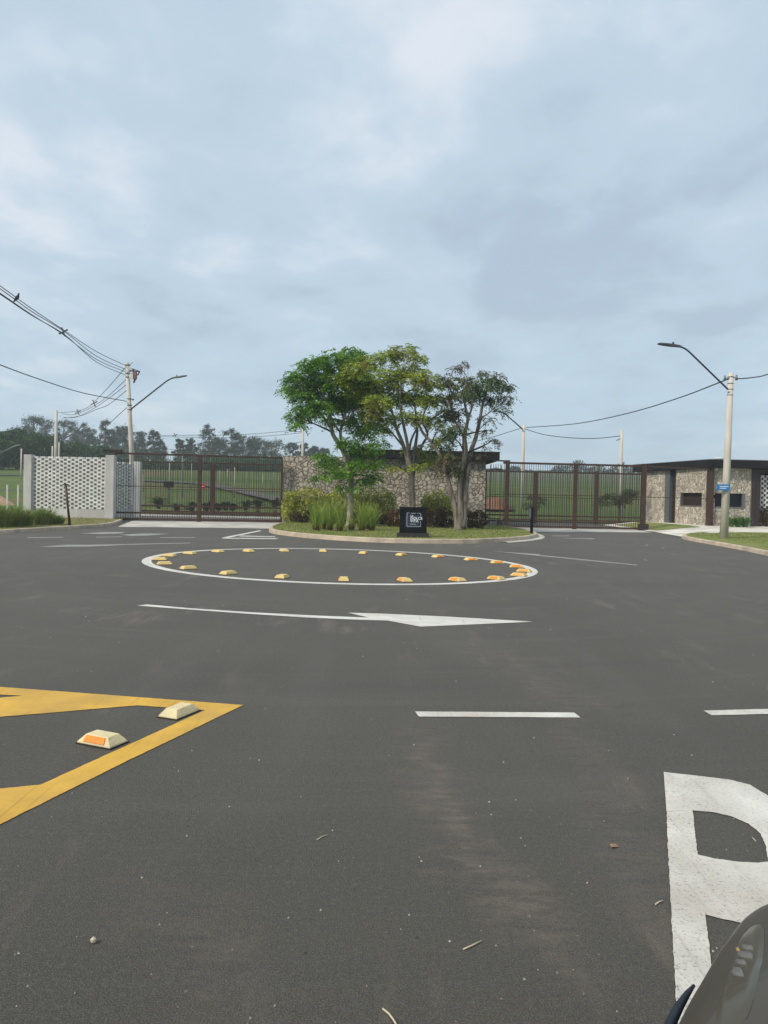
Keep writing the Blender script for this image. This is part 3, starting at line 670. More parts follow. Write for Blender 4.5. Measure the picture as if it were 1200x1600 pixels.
gt = gate('tall brown barred gate in front, left of the stone wall', pL0, pL1, zt, [(.03, .12, 0, zt), (sx(pL0, pL1, 311.5), .2, 0, zt), (LL-.05, .1, 0, zt)], [(zt-.03, .09), (.10, .12), (1.74, .035), (.42, .09)], group='front sliding gates')
MB().wbox(pL0, pL1, -.55, .35, 3.36, 3.52, -.1, .1).build('roller_head', 'darker', gt)
pr0 = AT(217, 780, 47); pr1 = AT(446, 780, 47.6); pr0 = (pr0.x, 47); pr1 = (pr1.x, 47.6); RL = (Vector(pr1)-Vector(pr0)).length
gt = gate('second brown barred gate standing behind the left front gate', pr0, pr1, 3.32, [(.05, .13, 0, 3.32), (sx(pr0, pr1, 332), .26, .1, 3.3), (RL-.05, .1, 0, 3.3)], [(3.3, .08), (.30, .10), (1.65, .035), (.62, .10)], bar_sp=.101, skirt=False, group='rear sliding gates')
MB().wbox(pr0, pr1, -.5, .2, .22, .62, -.16, -.075).build('motor_box', 'darker', gt)
gR0 = AT(785, 780, 39.3); gR1 = AT(1006, 780, 39.8); gR0 = (gR0.x, 39.3); gR1 = (gR1.x, 39.8); LR = (Vector(gR1)-Vector(gR0)).length
gt = gate('tall brown barred gate in front, right of the stone wall', gR0, gR1, zt, [(sx(gR0, gR1, 792), .20, 0, zt+.05), (sx(gR0, gR1, 898.5), .2, 0, zt-.02), (LR-.02, .24, 0, zt+.08)], [(zt-.04, .10), (.10, .10), (1.74, .035), (.46, .07)], group='front sliding gates')
MB().wbox(gR0, gR1, -.25, .0, 0, .42, -.1, .1).build('motor_box', 'darker', gt)
MB().wbox(gR0, gR1, -.5, .35, 3.40, 3.47, -.06, .06).build('roller_head', 'darker', gt)
MB().wbox(gR0, gR1, LR-.3, LR+.25, .0, .35, -.11, -.075).build('latch_box', 'darker', gt)
qR0 = AT(758, 780, 47.2); qR1 = AT(1004, 780, 47.2); qR0 = (qR0.x, 47.2); qR1 = (qR1.x, 47.2)
RR = qR1[0]-qR0[0]
gate('second brown barred gate standing behind the right front gate', qR0, qR1, 3.25, [(sx(qR0, qR1, 836), .26, .05, 3.2), (sx(qR0, qR1, 931.5), .26, .05, 3.3), (.04, .08, 0, 3.2)], [(3.18, .09), (.14, .09), (1.62, .035), (.50, .09)], bar_sp=.101, skirt=False, group='rear sliding gates')
# side return between the wall and the front gate: thin bars
sR0, sR1 = (5.42, 39.6), (gR0[0]-.02, 39.6)
gate('narrow barred fence panel between the stone wall and the right gate', sR0, sR1, 3.3, [], [(3.0, .06), (.10, .08), (1.72, .03), (.46, .06)], skirt=False)

# ------------------------------------------------------------------ central stone building
t = thing('stone_building', 'long rubble stone wall with flat charcoal roof behind the three trees', 'building', (0, 42, 0))
xl = AT(441.5, 780, 40).x; xr = AT(758, 780, 40).x
b = MB().wbox((xl, 40), (xr, 40), 0, xr-xl, 0, 3.5, 0, .5); b.build('front_wall', 'stone', t)
MB().box((xr-.2, 43.8, 1.75), (.4, 6.55, 3.5)).build('side_wall', 'stone', t)
MB().box((-1.6, 43.8, 1.75), (.4, 6.55, 3.5)).build('side_wall', 'stone', t)
xf = AT(781, 710, 39.6).x
b = MB(); b.box(((-1.9+xf)/2, 43.4, 3.66), (xf+1.9, 7.6, .42))
b.build('roof', 'fascia', t, bevel=.01)
b = MB(); b.box(((-1.9+xf)/2, 43.4, 3.89), (xf+1.96, 7.66, .03)); b.build('roof_edge', 'darker', t)

# ------------------------------------------------------------------ guardhouse
t = thing('guardhouse', 'stone guardhouse with flat charcoal roof right of the gates', 'guardhouse', (18, 44, 0))
A = AT(1104.5, 800, 42.0); Bq = AT(1002, 800, 49.0)
A = (A.x, 42.0); B_ = (Bq.x, 49.0)     # side wall: far end B_, near corner A
SL = (Vector(A)-Vector(B_)).length
def sp(px, py): return WP(px, py, B_, A)
ZR = 3.42
d0, d1 = sp(1038, 790)[0], sp(1055, 790)[0]; dd = sp(1045, 790)[0]
wz0, wz1 = sp(1080, 790)[1], sp(1080, 770)[1]; ws0, ws1 = sp(1063, 780)[0], sp(1096.5, 780)[0]
b = MB(); T0, T1 = 0, .3
b.wbox(B_, A, 0, d0, .1, ZR, T0, T1); b.wbox(B_, A, d1, ws0, .1, ZR, T0, T1); b.wbox(B_, A, ws1, SL-.02, .1, ZR, T0, T1)
b.wbox(B_, A, ws0, ws1, .1, wz0, T0, T1); b.wbox(B_, A, ws0, ws1, wz1, ZR, T0, T1)
b.build('side_wall', 'stone_small', t)
MB().wbox(B_, A, d0, dd, .1, ZR-.01, .02, .28).build('door_jamb', 'steel', t)
dr = MB().wbox(B_, A, dd, d1, .12, 2.55, .2, .25).build('door', 'shutter', t)
MB().wbox(B_, A, d1-.2, d1-.14, 1.05, 1.2, .16, .2).build('handle', 'steel', dr)
MB().wbox(B_, A, dd, d1, 2.56, ZR-.01, .18, .25).build('transom', 'navy', t)
wd = MB().wbox(B_, A, ws0, ws1, wz0, wz1, .2, .24).build('window', 'shutter', t)
MB().wbox(B_, A, ws0, ws0+.05, wz0+.01, wz1-.01, .0, .2).build('frame', 'steel', wd)
MB().wbox(B_, A, ws0, ws1, wz0-.04, wz0-.002, -.03, .2).build('sill', 'steel', wd)
MB().wbox(B_, A, SL-.02, SL+.28, .05, ZR, -.06, .2).build('corner_post', 'dark_brown', t)
MB().wbox(B_, A, .5, sp(1084, 817)[0], 0, .24, -.75, -.005).build('step', 'concrete', t, bevel=.01)
MB().wbox(B_, A, sp(1084, 817)[0]+.01, SL+.2, 0, .26, -.35, -.065).build('planter_box', 'dark_brown', t)
# front wall
FA = (A[0]+.29, 42.0-.03); FB = (FA[0]+9, 42.0-.03+.2)
def fp(px, py): return WP(px, py, FA, FB)
f1 = fp(1172.5, 780)[0]; fw0, fw1 = fp(1117, 780)[0], fp(1165, 780)[0]; fz0, fz1 = fp(1140, 792)[1], fp(1140, 771)[1]
b = MB(); b.wbox(FA, FB, 0, fw0, 0, ZR, 0, .3); b.wbox(FA, FB, fw1, f1, 0, ZR, 0, .3); b.wbox(FA, FB, fw0, fw1, 0, fz0, 0, .3); b.wbox(FA, FB, fw0, fw1, fz1, ZR, 0, .3)
b.build('front_wall', mat('front_stone_helper', (.5, .5, .5)) if False else 'stone_small', t)
wd = MB().wbox(FA, FB, fw0, fw1-.16, fz0, fz1, .2, .24).build('window', 'glass', t)
MB().wbox(FA, FB, fw1-.16, fw1-.003, fz0+.003, fz1-.003, .02, .25).build('frame', 'steel', wd)
MB().wbox(FA, FB, fw0, fw1, fz0-.05, fz0-.002, -.04, .2).build('sill', 'steel', wd)
ic = MB().wbox(FA, FB, fp(1113, 776)[0], fp(1117, 776)[0], fp(1113, 778.5)[1], fp(1113, 773)[1], -.08, -.003).build('intercom', 'black', t)
f2 = fp(1188, 780)[0]
MB().wbox(FA, FB, f1+.01, f1+.07, .05, ZR-.02, 0, .12).build('wall_end', 'steel', t)
MB().wbox(FA, FB, f1+.08, f1+.22, .02, ZR-.02, -.06, .08).wbox(FA, FB, f1+.22, f2, .02, ZR-.02, .02, .06).build('door_frame', 'darker', t)
c_0 = (FA[0]+f2+.01, FA[1]+.35)
cobogo(c_0, (c_0[0]+5, c_0[1]+.1), .1, ZR-.25, .13, .17, .13, .1).build('perforated_panel', 'cobogo', t)
MB().wbox(FA, FB, f2+.02, f2+5.3, .0, ZR-.02, 1.1, 1.2).build('back_wall', 'navy', t)
MB().wbox(FA, FB, f2, f2+5.2, ZR-.22, ZR-.05, .02, .1).build('lintel', 'darker', t)
# roof: a slab with a slanted side
rc = AT(1110.5, 724, 41.5); rf_ = AT(990, 727, 49.5)
rp = [(rc.x, 41.5), (rc.x+9, 41.7), (rc.x+9, 50.5), (rf_.x+.3, 50.5), (rf_.x, 49.5)]
MB().prism(rp, ZR+.002, ZR+.42).build('roof', 'fascia', t, bevel=.01)
rp2 = [(p[0]-(.02 if i in (0, 3, 4) else 0), p[1]-(.02 if i < 2 else 0)) for i, p in enumerate(rp)]
MB().prism(rp2, ZR+.423, ZR+.46).build('roof_edge', 'steel', t)
vx = AT(1123, 715, 44)
b = MB(); b.tube([(vx.x, 44, ZR+.40), (vx.x, 44, ZR+.62)], .16, 12); b.tube([(vx.x, 44, ZR+.621), (vx.x, 44, ZR+.68)], [.3, .24], 12); b.build('roof_vent', 'roof_white', t)
# brown guide frame between gate and guardhouse
t = thing('gate_frame', 'thin brown guide frame joining the right gate to the guardhouse corner', 'frame', (gR1[0], gR1[1], 0))
e0 = (gR1[0]+.14, gR1[1]); e1 = (A[0]-.1, 41.75)
el = (Vector(e1)-Vector(e0)).length
MB().wbox(e0, e1, 0, el, 3.3, 3.38, -.03, .03).build('top_rail', 'dark_brown', t)
MB().wbox(e0, e1, 0, el, 1.72, 1.75, -.015, .015).build('middle_rail', 'dark_brown', t)

# ------------------------------------------------------------------ sign, bollard, stake
sg = thing('entrance_sign', 'black square sign reading LA DOLCE VITA on the island kerb', 'sign', (0, 25.9, .14))
SY = 25.8; q0 = AT(625, 792, SY); q1 = AT(667.5, 792, SY); zb = AT(646, 833, SY).z; ztp = q0.z
cx = (q0.x+q1.x)/2; sw = q1.x-q0.x
MB().box((cx, SY+.14, (ztp+zb)/2), (sw, .28, ztp-zb)).build('panel', 'black', sg, bevel=.006)
MB().box((cx, SY+.14, (zb+.11)/2), (sw*1.17, .5, zb-.112)).build('plinth', mat('slate', (.045, .04, .04), .7, var=.3), sg)
ly = SY-.004
def Sx(px): return cx-sw/2+sw*(px-105)/835.0     # pixel frame of the enlarged sign view
def Sz(py): return ztp-(ztp-zb)*(py-240)/830.0
b = MB()
def fr(x0, y0, x1, y1, dep=.004): b.box(((Sx(x0)+Sx(x1))/2, SY-dep, (Sz(y0)+Sz(y1))/2), (abs(Sx(x1)-Sx(x0)), .004, abs(Sz(y1)-Sz(y0))))
fr(315, 420, 400, 440); fr(440, 425, 595, 445); fr(635, 425, 755, 440); fr(735, 442, 757, 555); fr(735, 680, 752, 842); fr(318, 843, 757, 862); fr(318, 442, 338, 842); fr(425, 775, 600, 796)
b.build('frame_lines', 'signline', sg)
b = MB(); fr(350, 490, 700, 825, .001); fr(285, 490, 315, 880, .001); fr(316, 864, 690, 885, .001); b.build('inner_panel', 'signgrey', sg)
def text_mesh(body, size, x, z, y, m, parent, name='lettering', sxs=1.0):
    cu_ = bpy.data.curves.new('t', 'FONT'); cu_.body = body; cu_.size = size; cu_.extrude = .002; cu_.offset = .0015
    ob = bpy.data.objects.new('t', cu_); S.collection.objects.link(ob); dg = bpy.context.evaluated_depsgraph_get()
    me = bpy.data.meshes.new_from_object(ob.evaluated_get(dg)); bpy.data.objects.remove(ob)
    o3 = ORG[parent.name]
    for v_ in me.vertices: v_.co = Vector((x+v_.co.x*sxs-o3.x, y-v_.co.z-o3.y, z+v_.co.y-o3.z))
    me.materials.clear(); me.materials.append(M[m]); me.name = name
    o = bpy.data.objects.new(name, me); S.collection.objects.link(o); o.parent = parent; ORG[o.name] = o3; return o
u = (ztp-zb)/830.0
text_mesh('LA', 62*u*1.4, Sx(430), Sz(548), SY-.008, 'signwhite', sg, sxs=.95)
text_mesh('DOLCE', 82*u*1.4, Sx(432), Sz(637), SY-.008, 'signwhite', sg, sxs=1.02)
text_mesh('VITA', 78*u*1.4, Sx(430), Sz(720), SY-.008, 'signwhite', sg, sxs=1.12)

bq = G(830.5, 833.5, .14)
t = thing('card_reader_post', 'slim black post with grey panel at the right tip of the island', 'post', (bq.x, bq.y, .14))
w = bq.y/1200
MB().box((bq.x, bq.y, .14+.52), (.105, .12, 1.04)).build('post', 'black', t, bevel=.01)
MB().box((bq.x-.08, bq.y, .14+.80), (.055, .16, .40)).build('reader_panel', 'steel', t, bevel=.008)
MB().box((bq.x+.10, bq.y+.02, .14+.90), (.09, .10, .28)).build('reader_box', 'darker', t, bevel=.008)

sa = G(109, 821, .12); sb = AT(102.5, 757, sa.y+.1)
t = thing('leaning_stake', 'rusty dark stake leaning in front of the white brick wall', 'stake', (sa.x, sa.y, .12))
MB().tube([sa, sa.lerp(sb, .5), sb], [.055, .045, .05], 8).build('shaft', 'dark_brown', t)
MB().box(sb, (.2, .12, .04), .3).build('cap', 'dark_brown', t)

# ------------------------------------------------------------------ poles, lamps, cables
def bez(p0, p1, p2, n=8): return [(1-t_)**2*Vector(p0)+2*t_*(1-t_)*Vector(p1)+t_**2*Vector(p2) for t_ in [i/n for i in range(n+1)]]
def lamp(t, a, kn, h0, h1, r=.035, hm='lampgrey'):
    pts = [a]+bez(kn+(a-kn)*.12, kn, kn.lerp(h0, .9), 5)+[h0]
    arm = MB().tube(pts, r, 8).build('lamp_arm', hm, t)
    d = (h1-h0).normalized(); side = d.cross(Vector((0, 0, 1))).normalized(); up = side.cross(d)
    b = MB(); stn = [(-.08, .05, .04), (.0, .07, .05), (.22, .085, .055), (.26, .14, .05), (.75, .15, .04), (1.0, .11, .025)]
    Ln = (h1-h0).length; vs = []
    for s_, w_, hh in stn:
        c = h0+d*Ln*s_
        vs += [c-side*w_-up*hh*.5, c+side*w_-up*hh*.5, c+side*w_*.8+up*hh, c-side*w_*.8+up*hh]
    fs = [(i*4+k, i*4+(k+1) % 4, i*4+4+(k+1) % 4, i*4+4+k) for i in range(len(stn)-1) for k in range(4)]+[(3, 2, 1, 0), (20, 21, 22, 23)]
    b.add(vs, fs); hd = b.build('lamp_head', hm, t)
    MB().tube([h0+d*Ln*.3+up*.05, h0+d*Ln*.3+up*.14], .04, 8).build('photocell', hm, hd)
    return arm
# tall right pole
base = G(1131, 841, .125); PY = base.y; top = AT(1142.3, 583, PY)
t = thing('street_lamp', 'tall concrete lamp pole with blue plate on the right lawn', 'street lamp', base)
ax = lambda f_: base.lerp(top, f_)
MB().tube([base-Vector((0, 0, .1)), ax(.5), top], [.165, .13, .098], 20).build('pole', 'pole_conc', t)
for f_ in (.975, .935, .90, .865): MB().tube([ax(f_), ax(f_+.004)], .115, 16).build('band', 'steel', t)
b = MB()
for sx_, f_ in ((-.26, .968), (.2, .972)): b.tube([ax(f_)+Vector((sx_, -.05, -.1)), ax(f_)+Vector((sx_, -.05, .1))], [.05, .035], 8); b.beam(ax(f_)+Vector((0, -.05, 0)), ax(f_)+Vector((sx_, -.05, 0)), .03, .03)
b.build('insulator', 'steel', t)
lamp(t, AT(1137, 608, PY-.15), AT(1070, 543, PY-.6), AT(1061, 541.5, PY-.65), AT(1029, 537, PY-.8))
pbx = AT(1130.5, 761.5, PY-.22)
pl = MB().box(pbx, (.52, .012, .23), 0, Matrix.Rotation(-.03, 3, 'Y')).box(pbx+Vector((.0, .05, 0)), (.3, .09, .04)).build('name_plate', 'blue_sign', t, label='small blue plate with faint white lines')
b = MB()
for k, (dx, wd_) in enumerate(((.02, .34), (-.02, .26))): b.box(pbx+Vector((dx, -.009, .035-.07*k)), (wd_, .004, .028))
b.build('plate_lines', 'white', pl)
# left pole
LY = 48.0; lb = Vector((AT(207.5, 760, LY).x+.05, LY, 0)); lt = AT(198.8, 566, LY)
d_ = (AT(205.5, 707, LY)-lt); lb = lt+d_*(lt.z/-d_.z)
t = thing('utility_pole', 'leaning concrete pole with lamp and switchgear behind the white brick wall', 'utility pole', lb)
MB().tube([lb, lb.lerp(lt, .5), lt], [.175, .145, .112], 20).build('pole', 'pole_conc', t)
for y in (571, 584, 590, 624, 634, 641): p = AT(199+(y-566)*.05, y, LY); MB().tube([p, p+Vector((0, 0, .06))], .15, 16).build('band', 'steel', t)
lamp(t, AT(205, 639, LY-.2), AT(264, 592.5, LY-.5), AT(270, 590.8, LY-.5), AT(292, 587, LY-.6), r=.045)
b = MB()
P = lambda x, y, dy=0: AT(150+x/8, 540+y/8, LY+dy)
b.beam(P(415, 315), P(550, 325), .07, .07); b.beam(P(545, 325), P(520, 372), .06, .06); b.beam(P(500, 400), P(470, 465), .07, .09); b.beam(P(410, 245), P(430, 245), .05, .05); b.beam(P(425, 240), P(462, 205), .02, .02)
b.beam(P(430, 280), P(545, 322), .04, .04)
b.build('crossarm', 'darker', t)
MB().box(P(485, 375), (.24, .22, .46)).build('switch_box', 'brownbox', t, bevel=.03)
b = MB()
for x, y in ((465, 300), (445, 358), (455, 403), (497, 362), (462, 675), (430, 315)): MB().tube([P(x, y+9), P(x, y-9)], [.07, .05], 8).build('insulator', 'darker', t)
MB().box(P(440, 385, -.05), (.22, .12, .3)).build('bracket', 'white', t)

def pole(label, px, py, Y, r0, r1, zb=None, cross=(), group='far utility poles', name='utility_pole', lean=0, m='pole_conc'):
    tp = AT(px, py, Y); zb = gz(tp.x, Y) if zb is None else zb
    bs = Vector((tp.x-lean, Y, zb-.1)); t = thing(name, label, 'pole', bs, group)
    MB().tube([bs, tp], [r0, r1], 12).build('pole', m, t)
    for k, (dz, w_, dx) in enumerate(cross):
        b = MB(); b.beam(tp+Vector((dx-w_/2, 0, -dz)), tp+Vector((dx+w_/2, 0, -dz)), .08, .08)
        for j in (-1, 0, 1): c = tp+Vector((dx+j*w_*.4, 0, -dz)); b.tube([c, c+Vector((0, 0, .3))], [.09, .06], 6)
        b.build('crossarm', 'steel', t)
    return t, tp
pA, tA = pole('concrete pole with crossarm rising behind the white brick wall', 88, 641, 85, .19, .15, cross=((.55, .0001, 0), (1.4, 1.3, .9)))
pB, tB = pole('distant pole with crossarms left of the green tree', 473.5, 668, 110, .20, .16, cross=((.6, 1.8, -1.0), (2.6, 1.8, -1.0)))
t, tC = pole('concrete lamp pole behind the left part of the right gate', 818.5, 664, 62, .15, .115, zb=0.4, cross=())
lamp(t, AT(817, 671, 61.8), AT(791, 648, 61.4), AT(786, 645, 61.4), AT(772, 641, 61.3), r=.05)
t, tD = pole('plain concrete pole behind the right part of the right gate', 971.7, 673, 58, .13, .10, zb=.2)
MB().beam(tD+Vector((0, 0, -.55)), tD+Vector((-.4, 0, -.75)), .06, .06).build('bracket', 'steel', t)
for k, (px, py, Y, lab) in enumerate([(33.5, 701, 90, 'thin concrete post left of the white brick wall'), (82, 697, 88, 'short thin post just left of the far pole with crossarm')]):
    pole(lab, px, py, Y, .09, .08, group='thin far posts', name='fence_post')
far_posts = [(265, 722, 60, 'thin post carrying a black box behind the left gate'), (285.5, 710, 66, 'tall thin post right of the post with the black box'), (300, 724, 75, 'thin post left of the left gate centre post'), (224, 742, 70, 'short thin post at the left end of the left gate'), (344, 735, 80, 'thin post right of the rear gate post'), (356, 733, 84, 'thin post a little left of the rear gate thick post twin'), (367, 730, 66, 'thicker thin post in the right part of the left gate'), (386, 737, 80, 'thin post fifth from the stone wall'), (411, 741, 78, 'thin post third from the stone wall'), (427, 738, 74, 'thin post second from the stone wall'), (435, 745, 82, 'thin post nearest to the stone wall')]
for k, (px, py, Y, lab) in enumerate(far_posts):
    t, tp = pole(lab, px, py, Y, .065, .05, group='thin posts on the hillside', name='fence_post', m='post_conc')
    if k == 0: bx = AT(264, 757, 59.9); MB().box(bx, (.75, .25, .5)).build('signal_box', 'black', t, bevel=.05)
rs = AT(318, 760, 52)
t = thing('red_sign', 'small red square sign behind the left gate centre post', 'sign', (rs.x, 52, gz(rs.x, 52)))
MB().box(rs, (.24, .02, .34)).build('panel', 'red_sign', t); MB().box(rs+Vector((0, -.013, .0)), (.15, .004, .04)).build('mark', 'white', t)
MB().tube([(rs.x, 52.02, 0), rs+Vector((0, .03, -.15))], .025, 6).build('post', 'steel', t)
pole('thin slanting mast left on the far hilltop', 929, 717, 250, .14, .08, group='masts on the hilltop', name='mast', lean=-1)
pole('thin slanting mast right on the far hilltop', 948, 718, 250, .14, .08, group='masts on the hilltop', name='mast', lean=2)
t, tp = pole('pale distant lamp post behind the white brick wall', 92.5, 690, 120, .12, .1, group='far utility poles')
MB().tube([tp, AT(112, 678, 119.5), AT(120, 677, 119.5)], [.12, .1, .08], 6).build('lamp_arm', 'steel', t)
t, tp = pole('pale distant lamp post at the far left edge', -6, 711, 75, .12, .1, group='far utility poles')
MB().tube([tp, AT(24, 697, 74.5), AT(32, 695, 74.5)], [.07, .07, .08], 6).build('lamp_arm', 'steel', t)

def cable(label, pts, r, n=24, group=None):
    P_ = [Vector(p) for p in pts]
    out_ = []
    for i in range(len(P_)-1):     # Catmull-Rom
        p0, p1, p2, p3 = P_[max(i-1, 0)], P_[i], P_[i+1], P_[min(i+2, len(P_)-1)]
        for k in range(8):
            u_ = k/8; out_.append(.5*((2*p1)+(p2-p0)*u_+(2*p0-5*p1+4*p2-p3)*u_*u_+(3*p1-p0-3*p2+p3)*u_**3))
    out_.append(P_[-1])
    return tag(MB().tube(out_, r, 6).build('overhead_cable', 'cable', org=P_[0]), label, 'cable', group)
wl = [([(-160, 330, 22), (-80, 391, 26), (0, 446.5, 30), (50, 482.5, 34), (97, 514, 38), (150, 549, 43), (196, 571, 48)], 'topmost of the four cables above the left pole'),
      ([(-160, 336, 22), (-80, 396, 26), (0, 451, 30), (50, 487, 34), (99, 517, 38), (150, 556, 43), (196, 577, 48)], 'cable the bird stands on, second from the top'),
      ([(-160, 342, 22), (-80, 404, 26), (0, 458, 30), (50, 492, 34), (97, 521.5, 38), (150, 561, 43), (196, 581, 48)], 'third cable from the top running left from the left pole'),
      ([(-160, 343, 22.3), (-80, 405, 26.3), (0, 459.5, 30), (50, 493, 34), (101, 523, 38), (150, 565, 43), (196, 586, 48)], 'lowest of the four bundled cables left of the left pole')]
for p_, lab in wl: cable(lab, [AT(*q) for q in p_], .018, group='overhead cables')
cable('single sagging thick cable below the bundle at the left', [AT(*q) for q in [(-160, 495, 20), (-70, 542, 25), (0, 570, 30), (60, 592, 36), (130, 614, 42), (198, 627, 48)]], .024, group='overhead cables')
for q, lab in [([(197, 573, 48), (160, 615, 62), (130, 640, 72), (89, 645, 85)], 'topmost cable from the left pole down to the far pole'),
               ([(198, 592, 48), (165, 622, 60), (140, 638, 68), (115, 648, 76), (97, 646, 85)], 'second cable from the left pole to the far pole'),
               ([(199, 600, 48), (165, 626, 60), (140, 642, 68), (118, 652, 76), (99, 652, 85)], 'third cable from the left pole to the far pole'),
               ([(200, 608, 48), (170, 632, 60), (150, 640, 66), (125, 650, 75), (99, 653, 85)], 'lowest cable from the left pole to the far pole'),
               ([(198, 637, 48), (171, 662, 60), (140, 694, 75), (110, 712, 90)], 'cable slanting down left from the left pole toward the trees'),
               ([(473, 670, 110), (420, 676, 110), (350, 680, 112), (250, 680, 115), (180, 678, 120)], 'upper cable leaving the distant pole to the left'),
               ([(473, 676, 110), (420, 681, 110), (350, 684, 112), (250, 682, 115), (180, 680, 120)], 'lower cable leaving the distant pole to the left'),
               ([(473, 690, 110), (430, 697, 108), (380, 704, 105), (330, 706, 105), (240, 700, 105)], 'cable crossing low in front of the tree line')]:
    cable(lab, [AT(*a_) for a_ in q], .022 if q[0][2] < 50 else .03, group='overhead cables')
cable('long cable from the far lamp pole up to the tall right pole', [AT(*q) for q in [(1138, 592, PY), (1060, 622, 38), (980, 646, 45), (900, 662, 53), (822, 668, 62)]], .026, group='overhead cables')
cable('cable leaving the tall right pole to the right', [AT(*q) for q in [(1149, 592, PY), (1175, 590, 31), (1205, 583, 30), (1300, 545, 27), (1400, 490, 24)]], .022, group='overhead cables')
cable('cable sagging between the two poles behind the right gate', [AT(*q) for q in [(820, 670, 62), (850, 679, 61), (890, 684, 60), (930, 685, 59), (970, 681, 58)]], .026, group='overhead cables')
cable('cable from the far lamp pole left toward the third tree', [AT(*q) for q in [(818, 668, 62), (795, 675, 65), (765, 684, 70), (700, 700, 80)]], .026, group='overhead cables')
def spacer(px, py, Y, s_, label):
    c = AT(px, py, Y); b = MB()
    for a_ in (.5, 2.0, 3.6, 5.1):
        e_ = c+Vector((math.cos(a_), 0, math.sin(a_)))*s_; b.beam(c, e_, .03*s_/.2, .05*s_/.2); b.tube([e_-Vector((0, .03, 0)), e_+Vector((0, .03, 0))], .045*s_/.2, 6)
    b.tube([c-Vector((0, .02, 0)), c+Vector((0, .02, 0))], .05*s_/.2, 8)
    tag(b.build('cable_spacer', 'cable', org=c), label, 'cable spacer', 'cable spacers')
spacer(99, 518.5, 38, .2, 'four armed spacer clamped on the cable bundle below the bird')
spacer(147, 630, 64, .25, 'four armed spacer nearer the left pole on the far cables')
spacer(122, 644, 74, .25, 'four armed spacer nearer the far pole on the far cables')
spacer(273.5, 680, 114, .3, 'tiny spacer on the distant cables above the left gate')
# bird
def bird():
    c = AT(27, 465.5, 31.8); t = thing('bird', 'dark dove perched on the cable at the left edge', 'bird', c)
    b = MB()
    ax_ = [(-.19, 0, -.20, .012), (-.12, 0, -.13, .030), (-.07, 0, -.06, .055), (-.01, 0, .01, .072), (.03, 0, .07, .062), (.045, 0, .12, .036), (.05, 0, .145, .033), (.057, 0, .175, .036), (.062, 0, .20, .018)]
    b.tube([c+Vector(p[:3]) for p in ax_], [p[3] for p in ax_], 10); b.tube([c+Vector((.07, 0, .178)), c+Vector((.115, 0, .168))], [.012, .002], 6)
    b.tube([c+Vector((.0, .01, -.05)), c+Vector((.01, .01, -.10))], .006, 5)
    b.build('body', 'bird', t)
bird()

# ------------------------------------------------------------------ foliage
def unit(a): return a/np.linalg.norm(a, axis=-1, keepdims=True)
def leaf_quads(c, ln, wd, dirs, nrm):
    s_ = unit(np.cross(dirs, nrm)); ln = np.asarray(ln).reshape(-1, 1); wd = np.asarray(wd).reshape(-1, 1)
    return np.stack([c-dirs*ln/2, c-s_*wd/2+dirs*ln*.05, c+dirs*ln/2, c+s_*wd/2+dirs*ln*.05], 1)
def sprays(centers, radii, per, leaf=.10, slen=.42, droop=.5, nl=7, flat=.55):
    Q = []
    for c, r in zip(centers, radii):
        n = int(per*(r/.5)**2)
        p = unit(rng.normal(size=(n, 3)))*(rng.random((n, 1))**.45)*r; p[:, 2] *= flat+.15
        d = unit(np.c_[p[:, :2]+rng.normal(size=(n, 2))*r*.5, -droop*r*rng.random(n)+.1*r*rng.normal(size=n)]+1e-6)
        up = unit(np.array([0, 0, 1])+rng.normal(size=(n, 3))*.35); side = unit(np.cross(d, up))
        L_ = slen*(.6+.7*rng.random((n, 1)))
        for k in range(nl):
            f_ = (k+.5)/nl; q = c+p+d*L_*f_+np.array([0, 0, -1])*droop*.35*L_*f_*f_
            for sg_ in (-1, 1):
                dd = unit(side*sg_+d*.5+rng.normal(size=(n, 3))*.25-np.array([0, 0, .25]))
                nn = unit(up+rng.normal(size=(n, 3))*.45)
                ll = leaf*(.7+.6*rng.random(n))*(1-.35*abs(f_-.45))
                Q.append(leaf_quads(q+dd*ll[:, None]*.5, ll, ll*.42, dd, nn))
    return np.concatenate(Q)
def limb_nodes(limbs):
    return [(Vector(p), r) for L_ in limbs for p, r in L_]
def grow(b, limbs, pads, rad, tip=.008):
    nodes_ = [x for L_ in limbs for x in L_[len(L_)//3:]]
    for c, r in zip(pads, rad):
        c = Vector(c); cand = sorted(nodes_, key=lambda x: (x[0]-c).length+max(0, x[0].z-c.z+.15)*2.5)[:3]; s_, r0 = random.choice(cand[:2])
        mid = s_.lerp(c, .5)+Vector((random.uniform(-.15, .15), random.uniform(-.15, .15), random.uniform(-.05, .25)))
        r1 = min(r0*.6, .05); pts = bez(s_, mid, c, 6); b.tube(pts, [r1*(1-i/6)+tip*i/6 for i in range(7)], 6, False)
        nodes_.append((pts[3], r1*.6))
        for _ in range(4):
            e_ = c+Vector(unit(rng.normal(size=3)))*r*.8; st = pts[random.randint(3, 6)]; b.tube(bez(st, st.lerp(e_, .5)+Vector((0, 0, .08)), e_, 4), [.014, .011, .009, .007, .005], 4, False)
